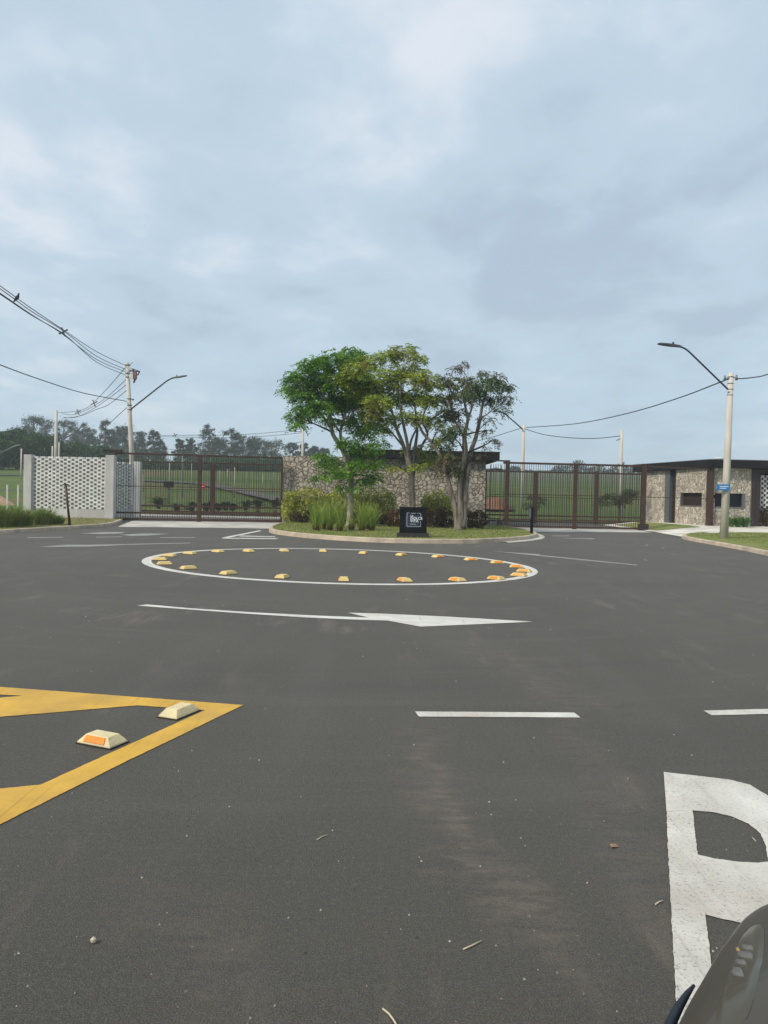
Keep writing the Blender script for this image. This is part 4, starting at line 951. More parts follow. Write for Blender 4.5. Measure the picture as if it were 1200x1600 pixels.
def island_tree(label, Y, limbs_px, pads_px, m_leaf, m_bark, per, leaf, slen, droop, rscale=1.0):
    k = Y/1200
    limbs = []
    for Lp in limbs_px:
        limbs.append([(AT(x, y, Y+dy), r) for x, y, dy, r in Lp])
    base = limbs[0][0][0]; t = thing('tree', label, 'tree', (base.x, base.y, .14))
    b = MB()
    for L_ in limbs:
        pp = [p for p, r in L_]; rr = [r for p, r in L_]; P2 = []; R2 = []
        for i in range(len(pp)-1):
            p0, p1, p2, p3 = pp[max(i-1, 0)], pp[i], pp[i+1], pp[min(i+2, len(pp)-1)]
            for q in range(5):
                u_ = q/5; P2.append(.5*((2*p1)+(p2-p0)*u_+(2*p0-5*p1+4*p2-p3)*u_*u_+(3*p1-p0-3*p2+p3)*u_**3)); R2.append(rr[i]*(1-u_)+rr[i+1]*u_)
        P2.append(pp[-1]); R2.append(rr[-1]); b.tube(P2, R2, 12)
    pads = []; rad = []
    for x, y, r in pads_px:
        c = AT(x, y, Y+random.uniform(-1.1, 1.1)); pads.append(c); rad.append(r*k*rscale)
    b.build('trunk', m_bark, t)
    b = MB(); grow(b, limbs, pads, rad); b.build('branches', 'bark_dark', t)
    Q = sprays([np.array(p) for p in pads], rad, per, leaf, slen, droop)
    MB().quads(Q).build('crown', m_leaf, t); return t
island_tree('leaning bright green tree with pale lower trunk, left of the three', 34,
    [[(546, 828, 0, .19), (547, 800, 0, .135), (548.5, 770, 0, .125), (548, 745, 0, .12), (543, 725, 0, .10), (535, 703, 0, .10), (527, 690, 0, .10), (519, 675, -.1, .09), (515, 645, -.2, .07), (505, 615, -.2, .05), (500, 590, 0, .03)],
     [(548, 750, 0, .10), (549, 735, .1, .085), (544, 715, .1, .08), (536, 697, .1, .07), (532, 677, .2, .07), (537, 655, .3, .06), (545, 625, .3, .045), (548, 585, .2, .03)],
     [(519, 675, -.1, .05), (505, 650, -.4, .035), (485, 630, -.5, .02)], [(536, 665, .2, .045), (555, 640, .2, .03), (572, 615, .2, .02)], [(546, 735, 0, .03), (535, 728, -.2, .02), (520, 715, -.3, .012)], [(549, 740, 0, .04), (560, 715, .2, .03), (572, 700, .3, .015)]],
    [(465, 590, 20), (490, 570, 22), (520, 560, 22), (548, 552, 18), (562, 556, 12), (453, 608, 11), (475, 618, 20), (500, 600, 26), (530, 590, 26), (555, 590, 22), (458, 650, 12), (475, 640, 16), (500, 635, 22), (525, 625, 24), (550, 625, 24), (575, 610, 20), (582, 640, 18), (555, 655, 18), (518, 655, 10), (570, 672, 17), (590, 662, 12), (545, 690, 14), (568, 700, 18), (594, 690, 10), (567, 725, 15), (578, 745, 12), (590, 720, 9), (515, 722, 16), (532, 738, 14), (505, 710, 10), (500, 742, 8), (556, 762, 6), (535, 760, 8), (470, 662, 8), (566, 752, 9)],
    'leafA', 'bark_pale', 88, .145, .44, .75, 1.0)
island_tree('middle vase shaped tree with olive and rusty leaves, behind the black sign', 33,
    [[(645.5, 826, 0, .19), (645, 795, 0, .14), (643.5, 770, 0, .14), (642, 745, 0, .15), (640, 728, 0, .14), (634, 708, 0, .085), (628, 690, 0, .08), (619, 668, 0, .07), (613, 645, 0, .05), (600, 610, 0, .03), (590, 580, 0, .015)],
     [(641, 735, 0, .10), (638, 710, -.1, .08), (636, 690, -.2, .07), (630, 662, -.2, .06), (625, 630, -.2, .04), (628, 590, -.2, .02)],
     [(643, 740, 0, .10), (646, 712, .1, .08), (650, 690, .2, .07), (652, 668, .3, .05), (648, 630, .3, .035), (650, 590, .3, .02)],
     [(645, 745, .1, .08), (652, 715, .2, .07), (660, 695, .2, .06), (668, 678, .2, .05), (660, 655, .2, .04), (672, 625, 0, .025)],
     [(638, 715, .2, .06), (642, 690, .3, .05), (650, 672, .3, .04), (662, 655, .3, .03)],
     [(632, 700, 0, .05), (618, 683, .2, .04), (606, 668, .3, .03), (590, 645, .3, .02)]],
    [(543, 590, 16), (560, 575, 17), (580, 565, 19), (605, 555, 15), (630, 550, 15), (655, 558, 12), (640, 541, 6), (615, 545, 7), (575, 600, 22), (605, 590, 24), (635, 580, 24), (660, 590, 20), (678, 600, 13), (558, 612, 12), (590, 628, 20), (620, 618, 24), (650, 620, 22), (678, 625, 18), (690, 650, 12), (582, 652, 12), (605, 652, 14), (640, 650, 16), (665, 655, 15), (702, 600, 7), (655, 700, 9), (682, 690, 11), (640, 702, 8), (670, 718, 12), (652, 728, 9), (598, 672, 8), (700, 640, 8), (612, 730, 7)],
    'leafB', 'bark', 92, .122, .38, .45, 1.05)
island_tree('right hand tree with three dark stems and sparse reddish leaves', 32.5,
    [[(718, 828, 0, .25), (714, 805, 0, .16), (707, 778, 0, .11), (699, 745, 0, .09), (692, 720, 0, .075), (675, 692, .1, .065), (662, 678, .2, .06), (655, 665, .2, .05), (648, 650, .3, .03)],
     [(719, 825, 0, .22), (719, 795, 0, .14), (718, 765, 0, .11), (721, 735, 0, .10), (728, 708, 0, .09), (726, 680, 0, .08), (731, 655, 0, .065), (727, 635, 0, .05), (724, 615, 0, .035), (730, 590, 0, .02)],
     [(722, 825, 0, .22), (725, 795, .1, .14), (728, 765, .1, .11), (731, 735, .1, .10), (736, 705, .1, .095), (743, 685, .1, .09), (750, 655, .1, .07), (755, 628, .1, .05), (765, 600, .1, .025)],
     [(721, 810, .2, .12), (724, 770, .2, .08), (725, 740, .2, .075), (724, 705, .2, .06), (723, 680, .2, .05), (710, 655, .2, .04), (705, 625, .2, .03), (712, 600, .2, .015)],
     [(731, 655, .0, .045), (738, 635, -.1, .035), (740, 612, -.1, .02)], [(750, 655, .1, .03), (770, 640, .1, .02), (783, 620, .1, .01)]],
    [(700, 592, 12), (712, 572, 6), (724, 567, 6), (735, 596, 17), (720, 612, 15), (745, 615, 17), (760, 600, 16), (775, 590, 12), (787, 603, 12), (794, 622, 8), (770, 622, 14), (785, 640, 7), (700, 620, 13), (703, 650, 13), (714, 670, 14), (700, 680, 13), (690, 700, 13), (718, 642, 10), (765, 672, 6), (773, 687, 6), (757, 650, 6), (745, 712, 5), (700, 715, 14), (712, 733, 11), (752, 582, 9), (768, 655, 5), (690, 665, 9), (756, 698, 4), (688, 735, 8)],
    'leafC', 'bark', 78, .12, .38, .8, 1.12)

def shrub(label, cx_, cy_, z0, rx, ry, h, m, n, leaf, group, stems=6, flat=False):
    t = thing('shrub', label, 'shrub', (cx_, cy_, z0), group)
    b = MB()
    for k in range(stems):
        a_ = 2*math.pi*k/stems; b.tube(bez((cx_, cy_, z0), (cx_+rx*.2*math.cos(a_), cy_+ry*.2*math.sin(a_), z0+h*.4), (cx_+rx*.6*math.cos(a_), cy_+ry*.6*math.sin(a_), z0+h*.75), 4), [.025, .02, .016, .012, .006], 5, False)
    b.build('stems', 'twig', t)
    p = unit(rng.normal(size=(n, 3)))*(rng.random((n, 1))**.33)
    if flat: p = np.sign(p)*np.abs(p)**.6
    lump = 1+.22*np.sin(p[:, :1]*5+cx_)*np.cos(p[:, 2:]*4+cx_*3)
    p = p*lump
    c = np.c_[cx_+p[:, 0]*rx, cy_+p[:, 1]*ry, z0+h*.5+p[:, 2]*h*.5]; c = c[c[:, 2] > z0+.02]
    d = unit(unit(p[:len(c)])+rng.normal(size=(len(c), 3))*.8); nn = unit(rng.normal(size=(len(c), 3))+np.array([0, 0, .8]))
    ll = leaf*(.6+.8*rng.random(len(c)))
    MB().quads(leaf_quads(c, ll, ll*.45, d, nn)).build('foliage', m, t)
def shp(px, ypx_top, Y, wpx): a_ = AT(px, ypx_top, Y); return a_.x, a_.z
sl = [(455, 768, 14, 'feathery yellow green shrub nearest the left gate'), (480, 764, 18, 'feathery yellow green shrub second from the left gate'), (503, 768, 17, 'feathery yellow green shrub third from the left gate'), (527, 765, 17, 'feathery yellow green shrub just left of the pale trunk'), (556, 770, 15, 'feathery yellow green shrub just right of the pale trunk'), (578, 768, 17, 'feathery yellow green shrub behind the right grass tufts'), (603, 766, 18, 'feathery yellow green shrub left of the middle trunk'), (672, 770, 15, 'feathery yellow green shrub right of the middle trunk'), (693, 772, 14, 'feathery yellow green shrub left of the third tree stems')]
for px, yt, wp, lab in sl:
    x, z = shp(px, yt, 37.6, wp); shrub(lab, x, 37.6, .14, wp*.034, .85, z-.14+.12, 'shrub', 1900, .12, 'yellow green shrubs before the stone wall')
for px, yt, wp, lab, mm in [(617, 796, 12, 'rusty clipped shrub left of the black sign', 'shrub_rust'), (679, 794, 12, 'dark bronze shrub right of the black sign', 'shrub_brown'), (700, 795, 13, 'dark bronze shrub left of the three stemmed tree', 'shrub_brown'), (728, 797, 12, 'dark bronze shrub behind the three stemmed tree', 'shrub_brown'), (748, 798, 12, 'rounded bronze shrub at the right end of the hedge', 'shrub_brown')]:
    x, z = shp(px, yt, 34.6, wp); shrub(lab, x, 34.6, .14, wp*.034, .6, z-.14, mm, 2400, .075, 'bronze clipped shrubs on the island', flat=True)
for px, yt, wp in [(470, 800, 14), (500, 802, 14), (570, 802, 14), (598, 802, 14), (535, 802, 12)]:
    x, z = shp(px, yt, 37.0, wp); shrub('dark low shrub under the feathery shrubs, behind the grass tufts', x, 37.0, .14, wp*.036, .5, z-.14, 'shrub_brown', 1100, .08, 'low dark undergrowth shrubs')

def tuft(label, x, y, z0, h, spread, n, m, group, w=.018, name='grass_tuft', base_r=.10, up=.75):
    b = MB(); vs = []; fs = []
    for k in range(n):
        a_ = random.random()*6.283; r_ = random.random()**.5*base_r; p = Vector((x+r_*math.cos(a_), y+r_*math.sin(a_), z0))
        out_ = Vector((math.cos(a_+random.uniform(-.6, .6)), math.sin(a_+random.uniform(-.6, .6)), 0)); hh = h*random.uniform(.35, 1.08); sp_ = spread*random.uniform(.05, 1.25)
        sd_ = Vector((-out_.y, out_.x, 0)); sd_ = (sd_+Vector((random.uniform(-.7, .7), random.uniform(-.7, .7), 0))).normalized()
        q1 = p+out_*sp_*.3+Vector((0, 0, hh*.55)); q2 = p+out_*sp_*.75+Vector((0, 0, hh*(.7+.2*up))); q3 = p+out_*sp_*1.15+Vector((0, 0, hh*(.55+.45*up)))
        o_ = len(vs); vs += [p-sd_*w/2, p+sd_*w/2, q1-sd_*w/2, q1+sd_*w/2, q2-sd_*w*.35, q2+sd_*w*.35, q3]
        fs += [(o_, o_+1, o_+3, o_+2), (o_+2, o_+3, o_+5, o_+4), (o_+4, o_+5, o_+6)]
    b.add(vs, fs); return tag(b.build(name, m, org=(x, y, z0)), label, 'grass tuft' if name == 'grass_tuft' else 'plant', group)
for px, py, hpx, lab in [(494, 829, 46, 'tall grass tuft farthest left on the island'), (516, 829, 50, 'tall grass tuft second from the left on the island'), (505, 827, 40, 'grass tuft behind the gap between the two left tufts'), (531, 830, 44, 'tall grass tuft just left of the pale trunk'), (573, 827, 38, 'grass tuft behind the gap between the two right tufts'), (549, 828, 20, 'short grass tuft at the foot of the pale trunk'), (565, 829, 46, 'tall grass tuft just right of the pale trunk'), (581, 829, 42, 'tall grass tuft farthest right on the island')]:
    g = G(px, py, .14); h = hpx*g.y/1200; tuft(lab, g.x, g.y, .14, h*1.05, h*.42, 150 if hpx > 30 else 80, 'blade', 'ornamental grass tufts on the island', up=.95, w=.015, base_r=.07)
    tuft('dry brown base of a tall grass tuft', g.x, g.y-.02, .14, .3, .12, 60, 'straw' if False else 'shrub_rust', 'dry bases of the grass tufts', base_r=.11)
for px, py, hpx, lab in [(-12, 824, 38, 'wild grass clump cut by the left edge of the photo'), (6, 824, 32, 'wild grass clump nearest the left edge'), (22, 823, 34, 'wild grass clump left of the left pillar'), (36, 822, 26, 'wild grass clump at the foot of the left pillar'), (56, 820, 25, 'wild grass clump just right of the left pillar'), (70, 820, 27, 'rounded wild grass clump before the brick wall'), (88, 819, 15, 'small spiky grass clump left of the leaning stake')]:
    g = G(px, py, .12); h = hpx*g.y/1200; tuft(lab, g.x, g.y, .12, h, h*.5, 520, 'blade2', 'wild grass clumps on the left verge', base_r=.28, up=.9)
for px, lab in [(1142, 'green strap leaved plant nearest the tall pole'), (1153, 'middle green strap leaved plant under the guardhouse window'), (1164, 'green strap leaved plant at the guardhouse wall end')]:
    g = AT(px, 818, 41.3); tuft(lab, g.x, 41.3, .24, .62, .35, 160, 'agap', 'strap leaved plants at the guardhouse', w=.05, name='strap_leaf_plant', up=.7)
for k, x in enumerate((20.9, 21.6, 22.4)):
    shrub(['dark shrub before the perforated panel at the right edge', 'dark shrub second along the perforated panel', 'dark shrub third along the perforated panel'][k], x, 42.05, .24, .4, .2, 1.15, 'shrub_brown', 900, .1, 'shrubs before the perforated panel')

# cycads behind the left gates
def cycad(label, x, y, z0, tr, fr_len, n=24):
    t = thing('cycad', label, 'cycad', (x, y, z0), 'cycads behind the left gate')
    MB().tube([(x, y, z0-.05), (x, y, z0+tr)], [.15, .12], 9).build('trunk', 'bark_dark', t)
    b = MB(); Q = []
    for k in range(n):
        a_ = k*2.4; el = R(random.choice((random.uniform(50, 82), random.uniform(20, 60)))); o_ = Vector((math.cos(a_), math.sin(a_), 0)); L_ = fr_len*random.uniform(.8, 1.1)
        p0 = Vector((x, y, z0+tr)); p1 = p0+o_*L_*.35*math.cos(el)+Vector((0, 0, L_*.85*math.sin(el))); p2 = p0+o_*L_*(math.cos(el)*.75+.15)+Vector((0, 0, L_*.85*math.sin(el)-.12*L_))
        pts = bez(p0, p1, p2, 9)
        for i in range(1, 10):
            t_ = (pts[i]-pts[i-1]).normalized(); sd_ = t_.cross(Vector((0, 0, 1))).normalized(); w_ = .17*math.sin(.35+2.4*i/9)
            for s_ in (-1, 1):
                e_ = pts[i]+sd_*s_*w_+Vector((0, 0, .04)); Q.append([pts[i]-t_*.03, pts[i]+t_*.03, e_+t_*.05, e_-t_*.005])
    MB().quads(np.array([[tuple(v) for v in q] for q in Q])).build('crown', 'cycad', t)
cy = [(247, 788, .45, 1.2, 'wide low cycad farthest left behind the gate'), (276, 792, .2, .8, 'small low cycad left of the centre post'), (301, 796, .3, .9, 'cycad just left of the front gate centre post'), (323, 793, .35, .9, 'cycad between the centre post and the rear post'), (341, 796, .4, .8, 'cycad just right of the rear gate post'), (352, 794, .4, .9, 'cycad second right of the rear gate post'), (364, 797, .4, .8, 'small cycad in the middle of the right panel'), (384, 797, .5, .95, 'cycad with visible trunk, third from the stone wall'), (402, 794, .65, 1.0, 'tall cycad second from the stone wall'), (430, 795, .7, 1.05, 'tall cycad nearest to the stone wall')]
for px, py, tr, fl, lab in cy:
    g = AT(px, py, 50.5); cycad(lab, g.x, 50.5+random.uniform(-.3, .3), 0, tr*.6, fl*.95)
# young tree behind the right gate
def small_tree(label, px, Y, ztop, m, name='young_tree', r=.06, n=10, spread=1.0, per=60, group=None, leaf=.13):
    p = AT(px, 780, Y); z0 = gz(p.x, Y); t = thing(name, label, 'tree', (p.x, Y, z0), group); H_ = ztop-z0
    b = MB(); b.tube([(p.x, Y, z0-.05), (p.x+.05, Y, z0+H_*.5), (p.x, Y, z0+H_*.85)], [r, r*.7, r*.3], 8).build('trunk', 'bark', t)
    pads = [np.array([p.x+random.uniform(-1, 1)*spread, Y+random.uniform(-.5, .5)*spread, z0+H_*random.uniform(.45, .95)]) for _ in range(n)]
    b = MB()
    for c in pads: b.tube(bez((p.x, Y, z0+H_*.4), (p.x, Y, c[2]-.1), tuple(c), 4), [.025, .02, .015, .01, .006], 5, False)
    b.build('branches', 'bark_dark', t)
    MB().quads(sprays(pads, [.35]*n, per, leaf, .4, .3)).build('crown', m, t)
small_tree('young sparse tree behind the right end of the right gate', 968, 52, 2.35, 'far_leaf2', spread=1.3, n=12, per=50)
small_tree('little dark sapling behind the card reader post', 838, 56, 1.9, 'far_leaf2', spread=.5, n=5, per=50)

# background tree line
def far_tree(label, px, ytop, Y, wpx, m, kind, group, n):
    tp = AT(px, ytop, Y); z0 = gz(tp.x, Y); H_ = tp.z-z0; w = wpx*Y/1200/2*(1.05 if kind == 'e' else 1.1)
    t = thing('eucalyptus_tree' if kind == 'e' else 'broadleaf_tree', label, 'tree', (tp.x, Y, z0), group)
    b = MB(); br_ = []
    lean_ = random.uniform(-.5, .5); b.tube([(tp.x, Y, z0-.3), (tp.x+lean_*.5, Y, z0+H_*.45), (tp.x, Y, z0+H_*.93)], [.28, .18, .05], 7)
    b.build('trunk', 'bark', t)
    pads = []; rad = []
    npad = 46 if kind == 'e' else 44
    for k in range(npad):
        f_ = random.uniform(.22, .97) if kind == 'e' else random.uniform(.12, .95)
        wr = w*(1.15-.75*abs(f_-.6)/.4*.8) if kind == 'e' else w*math.sqrt(max(.1, 1-((f_-.45)/.58)**2))
        a_ = random.random()*6.28; rr = wr*random.random()**.5*random.uniform(.8, 1.25)
        pads.append(np.array([tp.x+rr*math.cos(a_), Y+rr*math.sin(a_)*.8, z0+H_*f_])); rad.append(w*random.uniform(.13, .30) if kind == 'e' else w*random.uniform(.2, .36))
    b = MB()
    for c in pads[::2]: b.tube(bez((tp.x, Y, max(z0+.5, c[2]-2.2)), (tp.x, Y, c[2]-.5), tuple(c), 3), [.08, .06, .045, .02], 4, False)
    b.build('branches', 'bark', t)
    Q = []
    for c, r_ in zip(pads, rad):
        k_ = int(n*(r_/w)**1.5*(2.7 if kind == 'e' else 5)); p = rng.normal(size=(k_, 3))*r_*.62; p[:, 2] *= .8
        d = unit(rng.normal(size=(k_, 3))-np.array([0, 0, .5])); nn = unit(rng.normal(size=(k_, 3))+np.array([0, 0, .5])); ll = (.36 if kind == 'e' else .6)*(.5+.9*rng.random(k_))*Y/200
        Q.append(leaf_quads(c+p, ll, ll*.45, d, nn))
    MB().quads(np.concatenate(Q)).build('crown', m, t)
fe = [(52, 652, 190, 44), (70, 655, 200, 40), (100, 657, 205, 34), (122, 660, 200, 36), (140, 668, 215, 30), (165, 657, 190, 26), (182, 672, 210, 30), (195, 664, 200, 34), (222, 673, 195, 28), (240, 671, 185, 24), (250, 690, 210, 20), (283, 686, 190, 20), (297, 685, 190, 18), (327, 664, 185, 34), (343, 684, 200, 30), (361, 671, 190, 30), (380, 680, 195, 34), (400, 684, 205, 36), (425, 686, 195, 40), (458, 690, 200, 18), (476, 693, 210, 18), (490, 697, 200, 18), (505, 700, 200, 22), (30, 668, 200, 34), (208, 690, 185, 40), (310, 700, 210, 40)]
place = ['at the far left above the round dark trees', 'left of the far pole', 'right behind the far pole', 'above the middle of the white brick wall', 'low, right of the middle of the brick wall', 'narrow and tall, left of the left pole', 'low, just left of the left pole', 'behind the left pole', 'just right of the left pole', 'slender, above the left part of the left gate', 'very low, beside the slender one', 'narrow, left of the gap in the row', 'narrow and wispy, second at the gap', 'tallest crown above the left gate centre post', 'low, right of the tallest crown', 'pointed, above the right half of the left gate', 'rounded, above the right half of the left gate', 'wide, toward the right end of the left gate', 'wide and last above the left gate', 'small, left of the distant pole', 'small, behind the distant pole', 'small, just left of the green tree', 'small, behind the green tree', 'at the left edge, behind the dark trees', 'low and wide behind the left pole', 'low and wide in the gap of the row']
for (px, yt, Y, w), lab in zip(fe, place): far_tree('hazy grey green tree '+lab, px, yt, Y, w, 'far_leaf', 'e', 'hazy trees along the skyline', 420)
for px, yt, Y, w, lab in [(2, 678, 118, 40, 'at the left edge of the photo'), (27, 672, 125, 40, 'with the highest crown at the left'), (52, 680, 122, 44, 'left of the far pole above the wall'), (84, 688, 130, 44, 'behind the far pole'), (118, 694, 135, 40, 'above the middle of the brick wall'), (150, 700, 135, 40, 'lower, left of the left pole'), (-30, 675, 118, 50, 'just outside the left edge')]:
    far_tree('dark green rounded tree '+lab, px, yt, Y, w, 'far_leaf2', 'b', 'dark rounded trees at the left', 520)
for px, yt, Y, w, lab in [(232, 728, 140, 50, 'behind the left end of the left gate'), (262, 730, 140, 46, 'behind the post with the black box'), (300, 728, 145, 50, 'left of the front gate centre post'), (345, 722, 145, 50, 'right of the front gate centre post'), (385, 722, 150, 50, 'in the right half of the left gate'), (425, 722, 150, 50, 'nearest the stone wall behind the left gate'), (190, 722, 140, 50, 'behind the brick wall pillar'), (205, 732, 140, 40, 'low behind the left pole foot')]:
    far_tree('dark low tree '+lab, px, yt, Y, w, 'far_leaf2', 'b', 'low dark trees behind the left gate', 420)
# far woodland strip on the right hilltop
Q = []
xs_ = rng.uniform(AT(700, 740, 258).x, AT(1420, 740, 258).x, 9000); hh = 1.6+1.6*np.sin(xs_*.11)+1.2*np.sin(xs_*.31+1)+.8*np.sin(xs_*.9); hh = np.maximum(.5, hh)
c = np.c_[xs_, 258+rng.uniform(-4, 4, 9000), [gz(x, 258) for x in xs_]+rng.random(9000)*hh]
MB().quads(leaf_quads(c, .9*(.6+.8*rng.random(9000)), .5*np.ones(9000), unit(rng.normal(size=(9000, 3))), unit(rng.normal(size=(9000, 3))))).build('woodland', 'far_leaf')
tag(bpy.data.objects['woodland'], 'thin dark line of woodland on the far hilltop behind the right gate', 'woodland', kind='stuff')
# wire fence at far left
t = thing('wire_fence', 'low grey picket fence beyond the left end of the brick wall', 'fence', (-20, 42, 0))
b = MB()
for k in range(28): x = -34+k*.62; MB; b.box((x, 44.0, .85), (.09, .06, 1.7))
b.build('pickets', 'pole_conc', t); MB().beam((-34.3, 44.0, 1.4), (-17.1, 44.0, 1.4), .03, .05).beam((-34.3, 44.0, .4), (-17.1, 44.0, .4), .03, .05).build('rail', 'steel', t)
eh = AT(5, 775, 56); m_ = MB(); vs = []; fs = []
for j in range(5):
    for k in range(14):
        a_ = 6.283*k/14; rr = (1-j/4.2)*.9*(1+.2*random.random()); vs.append((eh.x-.6+rr*1.7*math.cos(a_), 56+rr*math.sin(a_), .1+1.0*(j/4)**.8))
for j in range(4):
    for k in range(14): fs.append((j*14+k, j*14+(k+1) % 14, (j+1)*14+(k+1) % 14, (j+1)*14+k))
m_.add(vs, fs, True); tag(m_.build('dirt_heap', mat('pale_earth', (.45, .31, .20), .95, var=.3), org=(eh.x, 56, 0)), 'small orange earth heap beyond the fence at the left edge', 'dirt heap')

# grass blades as cover on the lawns
def point_in(p, poly):
    c = False; n = len(poly); j = n-1
    for i in range(n):
        if (poly[i][1] > p[1]) != (poly[j][1] > p[1]) and p[0] < (poly[j][0]-poly[i][0])*(p[1]-poly[i][1])/(poly[j][1]-poly[i][1])+poly[i][0]: c = not c
        j = i
    return c
def cover(poly, z, n, h, m, label, box):
    P_ = []
    while len(P_) < n:
        p = (random.uniform(box[0], box[1]), random.uniform(box[2], box[3]))
        if point_in(p, poly): P_.append((*p, z))
    P_ = np.array(P_); d = unit(np.c_[rng.normal(size=(n, 2))*.5, np.ones(n)]); nn = unit(rng.normal(size=(n, 3))); ll = h*(.5+rng.random(n))
    o = MB().quads(leaf_quads(P_+d*ll[:, None]*.45, ll, np.full(n, .022), d, nn)).build('grass', m); tag(o, label, 'grass', kind='stuff')
M['turf'] = mat('turf_blades', (.17, .23, .05), .8, spec=.1, col2=(.25, .24, .10), vscale=1.2, island=.3, transl=.2)
cover([tuple(p) for p in isl_in], .142, 15000, .05, 'turf', 'short green grass growing on the planted island', (-5, 6, 25, 39))
cover(rl, .126, 15000, .05, 'turf', 'short green grass growing round the tall right pole', (13, 26, 22, 36))
cover(lin+[(-12.8, 38.3), (-30, 39.5), (-70, 39.5)], .125, 9000, .06, 'turf', 'short yellowish grass growing on the left verge', (-26, -12, 24, 39))

# ------------------------------------------------------------------ litter on the asphalt
def twig(label, pts, r=.0025, m='straw'):
    P_ = [G(x, y, .006) for x, y in pts]; tag(MB().tube(P_, r, 5).build('twig', m, org=P_[0]), label, 'twig', 'dry twigs on the asphalt')
twig('pale dry twig lying left of the letter P leg', [(724, 1483), (738, 1477), (752, 1470)])
twig('short pale twig close to the letter P', [(1024, 1413), (1030, 1409), (1036, 1407)])
twig('bent pale twig at the bottom edge of the photo', [(598, 1576), (608, 1584), (614, 1592), (620, 1602)], .003)
twig('tiny pale twig inside the bowl of the letter P', [(1175, 1308), (1181, 1314)], .002)
twig('forked thin twig left of the centre foreground', [(495, 1312), (503, 1307), (512, 1304)], .0018)
g = G(959, 1321, .008); tag(MB().add([G(952, 1318, .006), G(962, 1318.5, .014), G(967, 1323, .006), G(955, 1323.5, .010)], [(0, 1, 2, 3)]).build('dry_leaf', 'leafdry', org=g), 'small brown dry leaf on the dusty asphalt', 'leaf')
b = MB()
for k in range(420):
    y = 1.8+26*random.random()**2.2; x = random.uniform(-.62, .62)*y; s_ = random.uniform(.0022, .006)*(1+y*.04); c = Vector((x, y, s_*.4))
    vs = [c+Vector((random.uniform(.6, 1.2)*s_*math.cos(a_), random.uniform(.6, 1.2)*s_*math.sin(a_), z_*s_)) for a_ in (0, 2.1, 4.2) for z_ in (-.4,)]+[c+Vector((0, 0, s_*.8))]
    b.add(vs, [(0, 1, 3), (1, 2, 3), (2, 0, 3)])
tag(b.build('gravel', 'pebble'), 'small pale pebbles scattered over the asphalt', 'gravel', kind='stuff')
g = G(146, 1469, .012); b = MB()
bm = bmesh.new(); bmesh.ops.create_icosphere(bm, subdivisions=1, radius=.011); b.add([g+v.co*random.uniform(.85, 1.15) for v in bm.verts], [[v.index for v in f.verts] for f in bm.faces]); bm.free()
tag(b.build('pebble', 'straw', org=g), 'single pale pebble in the left foreground', 'pebble')

# ------------------------------------------------------------------ car at the lower right
CX = 1.30
t = thing('parked_car', 'taupe car whose front corner enters at the lower right', 'car', (CX, -.4, 0))
def wprof(y):      # half width in plan at beltline
    k = [(-2.65, .60), (-2.5, .80), (-2.1, .91), (.55, .925), (.95, .925), (1.043, .917), (1.106, .882), (1.161, .843), (1.207, .81), (1.256, .772), (1.343, .707), (1.402, .658), (1.457, .613), (1.483, .586), (1.513, .545), (1.531, .50), (1.55, .44), (1.575, .36), (1.60, .25), (1.625, .12), (1.64, .02)]
    for (a_, w_), (c_, v_) in zip(k, k[1:]):
        if a_ <= y <= c_: u_ = (y-a_)/(c_-a_); return w_*(1-u_)+v_*u_
    return .02
ys_ = [-2.65, -2.55, -2.4, -2.1, -1.7, -1.3, -.9, -.5, -.1, .2, .4, .55, .7, .82, .9, .97, 1.04, 1.10, 1.15, 1.20, 1.25, 1.30, 1.345, 1.39, 1.43, 1.46, 1.49, 1.51, 1.53, 1.55, 1.575, 1.60, 1.62, 1.64]
secs = []
for y in ys_:
    w = wprof(y); f_ = max(0, (y-.3)/1.34); zt_ = .99-.10*f_-.17*max(0, f_-.55)/.45 if y > -.1 else .98; bl = .70-.05*f_
    secs.append([(-w*.92, .22), (-w*.99, .34), (-w*.975, .50), (-w*1.0, bl), (-w*.985, bl+.045), (-w*.93, bl+(zt_-bl)*.5), (-w*.80, bl+(zt_-bl)*.78), (-w*.5, zt_-.02), (0, zt_), (w*.5, zt_-.02), (w*.80, bl+(zt_-bl)*.78), (w*.93, bl+(zt_-bl)*.5), (w*.985, bl+.045), (w*1.0, bl), (w*.975, .50), (w*.99, .34), (w*.92, .22)])
b = MB(); n = len(secs[0]); vs = [(CX+x, y, z) for y, s_ in zip(ys_, secs) for x, z in s_]
b.add(vs, [(i*n+k, i*n+k+1, (i+1)*n+k+1, (i+1)*n+k) for i in range(len(ys_)-1) for k in range(n-1)]+[tuple(range(n)), tuple((len(ys_)-1)*n+k for k in range(n))[::-1]], True)
body = b.build('body', 'paint_taupe', t); md = body.modifiers.new('s', 'SUBSURF'); md.levels = 2; md.render_levels = 2
# cabin
b = MB(); cab = [(.05, 1.0, .74), (-.65, 1.52, .60), (-1.7, 1.55, .60), (-2.45, 1.0, .70)]
vs = []
for y, z, w in cab: vs += [(CX-w, y, z), (CX+w, y, z)]
lo_ = [(CX-.84, .15, .96), (CX+.84, .15, .96), (CX+.84, -2.5, .96), (CX-.84, -2.5, .96)]
up_ = [(CX-.62, -.62, 1.50), (CX+.62, -.62, 1.50), (CX+.62, -1.85, 1.50), (CX-.62, -1.85, 1.50)]
b.add(lo_+up_, [(0, 1, 5, 4), (1, 2, 6, 5), (2, 3, 7, 6), (3, 0, 4, 7)]); b.build('windows', 'glass', t)
b = MB(); b.box((CX, -1.235, 1.52), (1.28, 1.28, .05))
for i in range(4): b.beam(Vector(lo_[i]), Vector(up_[i]), .06, .06)
b.build('roof', 'paint_taupe', t, bevel=.02)
